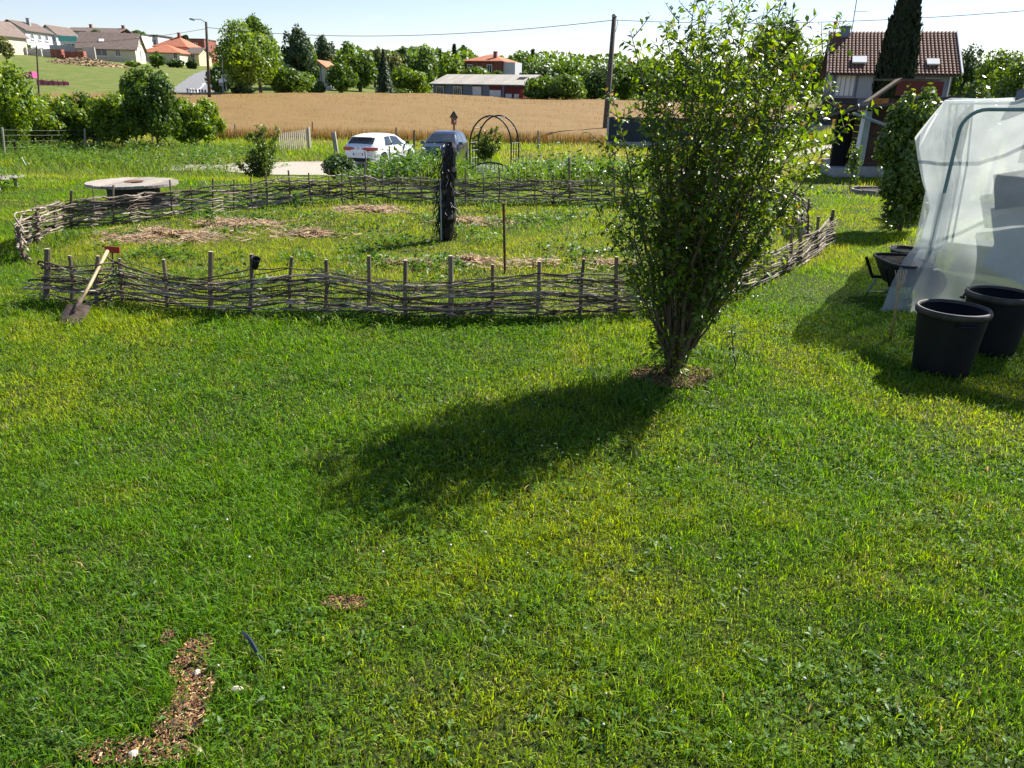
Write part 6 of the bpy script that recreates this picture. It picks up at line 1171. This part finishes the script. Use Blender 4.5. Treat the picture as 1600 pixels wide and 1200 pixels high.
# -- grey house at right with tiled roof
def grey_house():
    d = 66; h = House('grey_house', 1388, d, 172, 55, 112, 9.5, 'grey house with brown tiled roof and roof windows behind the cypress', rot=-17).walls('wall_bluegrey', None); h.zt = zpix(1385, 52, d + 4); h.H = h.zt - h.z0
    w = h.w / 2
    obj('gable_wall', MB().prism([h.p(-w, .01, h.h), h.p(-w, h.dp - .01, h.h), h.p(-w, h.dp / 2, h.H - .15)], h.u * (2 * w)), 'wall_bluegrey', h.root); h.roof('roof_dark', 'side', .5, .1)
    k = .5 * (h.H - h.h) / (h.dp / 2); ncol, nrow = 34, 17; mb = MB(); A = h.p(-w - .45, -.5, h.h - k + .12); B = h.p(w + .45, -.5, h.h - k + .12); C = h.p(-w - .45, h.dp / 2, h.H + .12); up = (C - A) / nrow; al = (B - A) / ncol; nn = al.cross(up).normalized(); tiles = []
    for j in range(nrow):
        for i in range(ncol):
            q = A + al * i + up * j; m_ = q + al * .5; tt = MB(); a0 = al * .02; 
            prof = [(0.02, .03), (.22, .085), (.45, .10), (.68, .085), (.9, .02), (.98, .03)]
            lo = [q + al * s + nn * (z + .035) for s, z in prof]; hi = [q + al * s + up * 1.06 + nn * (z - .01) for s, z in prof]; mb.grid([lo, hi]); mb.grid([[p - nn * .04 for p in lo], lo])
    o = obj('roof_tiles', mb, 'roof_tile', h.rf); o['kind'] = 'stuff'
    for f, g_, s in ((.24, .28, .9), (.80, .24, .75)): obj('roof_window', MB().box(A + (B - A) * f + up * nrow * g_ + nn * .2, (s * 1.2, s, .12), rot=Matrix((al.normalized(), up.normalized(), nn)).transposed()), 'shutter_white', h.rf)
    obj('verge', MB().prism([A - h.u * .02, C - h.u * .02, C + nn * .2 - h.u * .02, A + nn * .2 - h.u * .02], h.u * -.12), 'post_grey', h.rf); obj('verge', MB().prism([B + h.u * .02, B + (C - A) + h.u * .02, B + (C - A) + nn * .2 + h.u * .02, B + nn * .2 + h.u * .02], h.u * .12), 'shutter_white', h.rf)
    ch = h.chimney(-w + .7, h.dp / 2 - .4, .5, 'wall_bluegrey', .7); cp = h.p(-w + 1.2, h.dp / 2 - .4, h.H - .2); mb = MB().tube([cp, cp + Vector((0, 0, 3.1))], .04, 5).tube([cp + Vector((-.3, 0, 2.9)), cp + Vector((.9, 0, 2.95))], .02, 4).tube([cp + Vector((-.1, 0, 1.9)), cp + Vector((1.1, 0, 1.9))], .02, 4)
    for q in (.1, .4, .7): mb.tube([cp + Vector((q, -.25, 1.9)), cp + Vector((q, .25, 1.9))], .015, 4)
    obj('aerial', mb, 'galv', h.rf)
    xw = -w + (1321 - 1302) / 165 * h.w; zw = zpix(1321, 133, d) - h.z0; f = h.win(xw + .0, zw, 1.5, 1.75, pane='shutter_white', frame='wall_grey', bars=3); obj('shutter', MB().box(h.p(xw + 1.6, -.06, zw), (1.35, .06, 1.9), rz=h.ang), 'wall_grey', h.root); obj('recess_shade', MB().box(h.p(xw + 3.2, -.03, zw - .3), (1.5, .05, 2.6), rz=h.ang), 'dark_metal', h.root); h.win(w - 1.4, zw, 1.1, 1.3, pane='glass', frame='wall_grey'); obj('garage_door', MB().box(h.p(xw - .2, -.04, 1.0), (2.6, .08, 2.0), rz=h.ang), 'dark_metal', h.root); obj('downpipe', MB().tube([h.p(w - .15, -.12, 0), h.p(w - .15, -.12, h.h - .1)], .05, 6), 'shutter_white', h.root)  # the dark flat panel beside the shutter paints the shade of a recess
    obj('rain_arm', MB().tube([h.p(-w - .4, -.5, h.h - .15), h.p(-w - .1, -.9, h.h - 1.2)], .06, 6), 'shutter_white', h.root)
grey_house()
# dark panel wall right of the utility pole
d = 52; root = thing('panel_wall', col(980, d), 'dark blue panel fence on a concrete base right of the utility pole', 'fence'); x0 = P(950, 195, d)[0]; x1 = P(1300, 195, d)[0]; n = 9
for k in range(n):
    a = x0 + (x1 - x0) * k / n; b_ = x0 + (x1 - x0) * (k + 1) / n; gz = h1((a + b_) / 2, d); zt = max(zpix(975, 183, d), gz + 1.5); obj('panel', MB().box(((a + b_) / 2, d, (gz + .45 + zt) / 2), (b_ - a - .06, .08, zt - gz - .45)), 'dark_blue_wall', root); obj('base_block', MB().box(((a + b_) / 2, d, gz + .2), (b_ - a - .02, .2, .5)), 'concrete', root); obj('post', MB().box((a, d - .03, (gz + zt) / 2), (.12, .12, zt - gz)), 'concrete' if k == 0 else 'dark_metal', root)
# ---- shed with plank wall
mat('plank_dark', (.060, .034, .024), .85, .35, 5, bump=.3, stretch=(.3, 1, 6)); mat('plank_orange', (.36, .15, .06), .8, .25, 6); mat('shed_roof', (.10, .085, .075), .9, .3, 5)
def shed():
    d = 22.4; A = P(1348, 262, d); B = P(1424, 262, d); g0 = h1(A[0], d); root = thing('garden_shed', ((A[0] + B[0]) / 2, d, g0), 'dark brown plank shed on a concrete footing at right', 'shed'); zt = zpix(1380, 166, d); x0, x1 = A[0], B[0] + .6; n = 10; zb = g0 + .28
    for k in range(n):
        z0 = zb + (zt - zb) * k / n; obj('plank', MB().box(((x0 + x1) / 2, d + .012 * (k % 2), z0 + (zt - zb) / n / 2), (x1 - x0, .03, (zt - zb) / n - .006)), 'plank_dark', root)
    obj('added_light_stop', MB().box(((x0 + x1) / 2, d + .05, (zb + zt) / 2), (x1 - x0 - .05, .02, zt - zb)), 'plank_dark', root)  # unseen backing board, added to stop light passing between the planks
    m2 = 9
    for k in range(m2): z0 = zb + (zt - zb) * k / m2; obj('side_plank', MB().box((x0 - .02, d + 1.2, z0 + (zt - zb) / m2 / 2), (.03, 2.4, (zt - zb) / m2 - .012)), 'plank_dark', root)
    obj('footing', MB().box(((x0 + x1) / 2, d + 1.1, g0 + .1), (x1 - x0 + .5, 2.8, .36)), 'concrete', root); obj('step', MB().box((x0 - .55, d + .2, g0 + .09), (.7, 1.1, .26)), 'concrete', root)
    obj('roof', MB().prism([(x0 - .7, d - .4, zt - .10), (x1 + .2, d - .4, zt + .24), (x1 + .2, d - .4, zt + .32), (x0 - .7, d - .4, zt - .02)], (0, 2.8, -.4)), 'shed_roof', root)
    obj('gutter', MB().tube([P(1334, 177, d - .5), P(1388, 197, d - .5)], .045, 6), 'galv', root); obj('door_post', MB().tube([(x0 - .3, d - .1, g0 + .2), (x0 - .25, d - .1, zt - .1)], .05, 6), 'white_paint', root); obj('white_panel', MB().box((x0 - .15, d - .05, (g0 + zt) / 2 + .1), (.25, .03, (zt - g0) * .75)), 'galv', root); obj('opening_shade', MB().box((x0 - .45, d + .6, (g0 + zt) / 2), (.5, .03, (zt - g0) * .9)), 'black_film', root)  # the black slab at left is painted-in shade of the shed opening
shed()
d = 30; p = P(1398, 140, d); gz = h1(p[0], d); root = thing('annex', (p[0], d, gz), 'reddish board annex with slanting roof behind the shed', 'shed'); zt = zpix(1395, 126, d); xl = P(1366, 140, d)[0]; xr = P(1470, 140, d)[0]
for k in range(8): obj('board', MB().box((xl + (xr - xl) * (k + .5) / 8, d, (gz + zt - .6) / 2), ((xr - xl) / 8 - .02, .05, zt - .6 - gz)), 'plank_orange' if k < 2 else 'plank_dark', root)
obj('roof', MB().prism([(xl - .3, d - .4, zt - .8), (xl + .75, d - .4, zt), (xl + .75, d - .4, zt + .1), (xl - .3, d - .4, zt - .7)], (0, .5, -.05)), 'stake_wood', root); obj('fascia', MB().box(((xl + .75 + xr) / 2, d - .1, zt - .25), (xr - xl - .75, .1, .5)), 'dark_red', root); obj('flat_roof', MB().box(((xl + .75 + xr) / 2, d + 1, zt + .05), (xr - xl - .7, 1.6, .06)), 'shed_roof', root)
post('lean_pole', 1412, 352, 272, .022, 'galv', 'grey metal pole leaning beside the tunnel', 'pole', lean=13); post('garden_stake', 1428, 352, 318, .022, 'dark_metal', 'short dark stake left of the tunnel film', 'stake', lean=3); post('garden_stake', 1437, 350, 322, .022, 'dark_metal', 'second short dark stake touching the tunnel film', 'stake', lean=3)
# ================================================================ POLES AND WIRES
mat('pole_wood', (.085, .07, .055), .9, .3, 6, bump=.3)
pb_ = hit(945, 214); pt = P(960, 24, pb_[1]); root = thing('utility_pole', pb_, 'tall leaning wooden utility pole in front of the wheat', 'utility pole'); r_ = .17
obj('pole', MB().tube([(pb_[0], pb_[1], pb_[2] - .3), (pb_[0], pb_[1], pb_[2]), tuple(pt)], [.24, .23, .16], 10), 'pole_wood', root, smooth=True); obj('cap', MB().lathe((pt[0], pt[1], pt[2] - .02), [(.17, -.1), (.20, 0), (.14, .1)], 10), 'galv', root); obj('cable_drop', MB().tube([(pt[0] + .25, pt[1] - .1, pt[2] - .3), (pt[0] + .2, pt[1] - .2, pt[2] - .8), (pt[0] + .1, pt[1] - .2, pt[2] - 1.1)], .02, 5), 'wire_mat', root)
d = 82; lb_ = col(326, d); lt = P(322, 34, d); root = thing('street_lamp', lb_, 'wooden street lamp pole with curved arm beside the hill road', 'street lamp'); obj('pole', MB().tube([(lb_[0], d, lb_[2] - .3), tuple(lt)], [.17, .12], 8), 'pole_wood', root, smooth=True); a_ = Vector(tuple(lt)) - Vector((0, 0, .1)); e_ = Vector(P(302, 30, d))
obj('arm', MB().tube([a_, a_ + (e_ - a_) * .4 + Vector((0, 0, .18)), e_], .035, 6), 'galv', root); hd = obj('lamp_head', MB().box(e_ + Vector((-.1, 0, 0)), (.55, .25, .14), rot=Matrix.Rotation(.2, 3, 'Y'), taper=.7), 'galv', root); obj('lens', MB().box(e_ + Vector((-.1, 0, -.09)), (.4, .18, .06), rot=Matrix.Rotation(.2, 3, 'Y')), 'head_glass', hd)
def wire(name, a, b, sag, label, r_=.022):
    a = Vector(tuple(a)); b = Vector(tuple(b)); tag(obj(name, MB().tube([a.lerp(b, t) - Vector((0, 0, sag * 4 * t * (1 - t))) for t in np.linspace(0, 1, 24)], r_, 4), 'wire_mat', loc=tuple(a)), label, 'wire')
pt = Vector(tuple(pt)); lt = Vector(tuple(lt)); wire('overhead_wire', lt - Vector((0, 0, .5)), pt - Vector((0, 0, .3)), .9, 'sagging overhead wire from the street lamp to the utility pole'); wire('overhead_wire', pt - Vector((0, 0, .3)), P(1700, 8, 48), .5, 'overhead wire running right from the utility pole', .018); wire('overhead_wire', lt - Vector((0, 0, .6)), P(40, 66, 100), .5, 'thin overhead wire running left from the street lamp', .018)
d = 90; b = col(348, d); t = P(348, 84, d); root = thing('thin_pole', b, 'thin pole with small signs right of the street lamp', 'pole'); obj('pole', MB().tube([(b[0], d, b[2] - .2), tuple(t)], .07, 6), 'galv', root); obj('sign', MB().box((b[0], d - .09, zpix(348, 127, d)), (.45, .03, .5)), 'white_paint', root); obj('sign', MB().box((b[0], d - .09, zpix(348, 132, d)), (.35, .03, .3)), 'galv', root)
d = 78; b = col(59, d); t = P(57, 72, d); root = thing('thin_pole', b, 'thin dark pole above the hedge in front of the grey house', 'pole'); obj('pole', MB().tube([(b[0], d, b[2] - .2), tuple(t)], [.09, .06], 6), 'pole_wood', root); obj('insulator', MB().lathe(tuple(t), [(.05, -.1), (.07, 0), (.03, .1)], 8), 'galv', root)
d = 93; b = col(367, d); root = thing('direction_sign', b, 'white direction board on two legs under the big tree', 'sign'); z = zpix(367, 122, d)
for s in (-.9, .9): obj('leg', MB().tube([(b[0] + s, d + .05, b[2] - .2), (b[0] + s, d + .05, z + .5)], .05, 6), 'galv', root)
obj('board', MB().box((b[0], d, z), (2.6, .06, .7)), 'white_paint', root); obj('board', MB().box((b[0] + 1.1, d, z - .75), (2.0, .06, .35)), 'white_paint', root)
for k in range(7):
    px = 294 + k * 4.6; d = 93 - k * .5; b = col(px, d); root = thing('road_bollard', b, ['first', 'second', 'third', 'fourth', 'fifth', 'sixth', 'seventh'][k] + ' white road bollard from the left beside the street lamp', 'bollard', 'white road bollards'); z1 = max(zpix(px, 137.5 + .3 * k, d) - b[2], .8); obj('post', MB().lathe(tuple(b), [(.11, -.1), (.11, z1 - .06), (.06, z1)], 8), 'white_paint', root); obj('band', MB().lathe(tuple(b), [(.118, z1 * .7), (.118, z1 * .82)], 8, (False, False)), 'dark_metal', root)
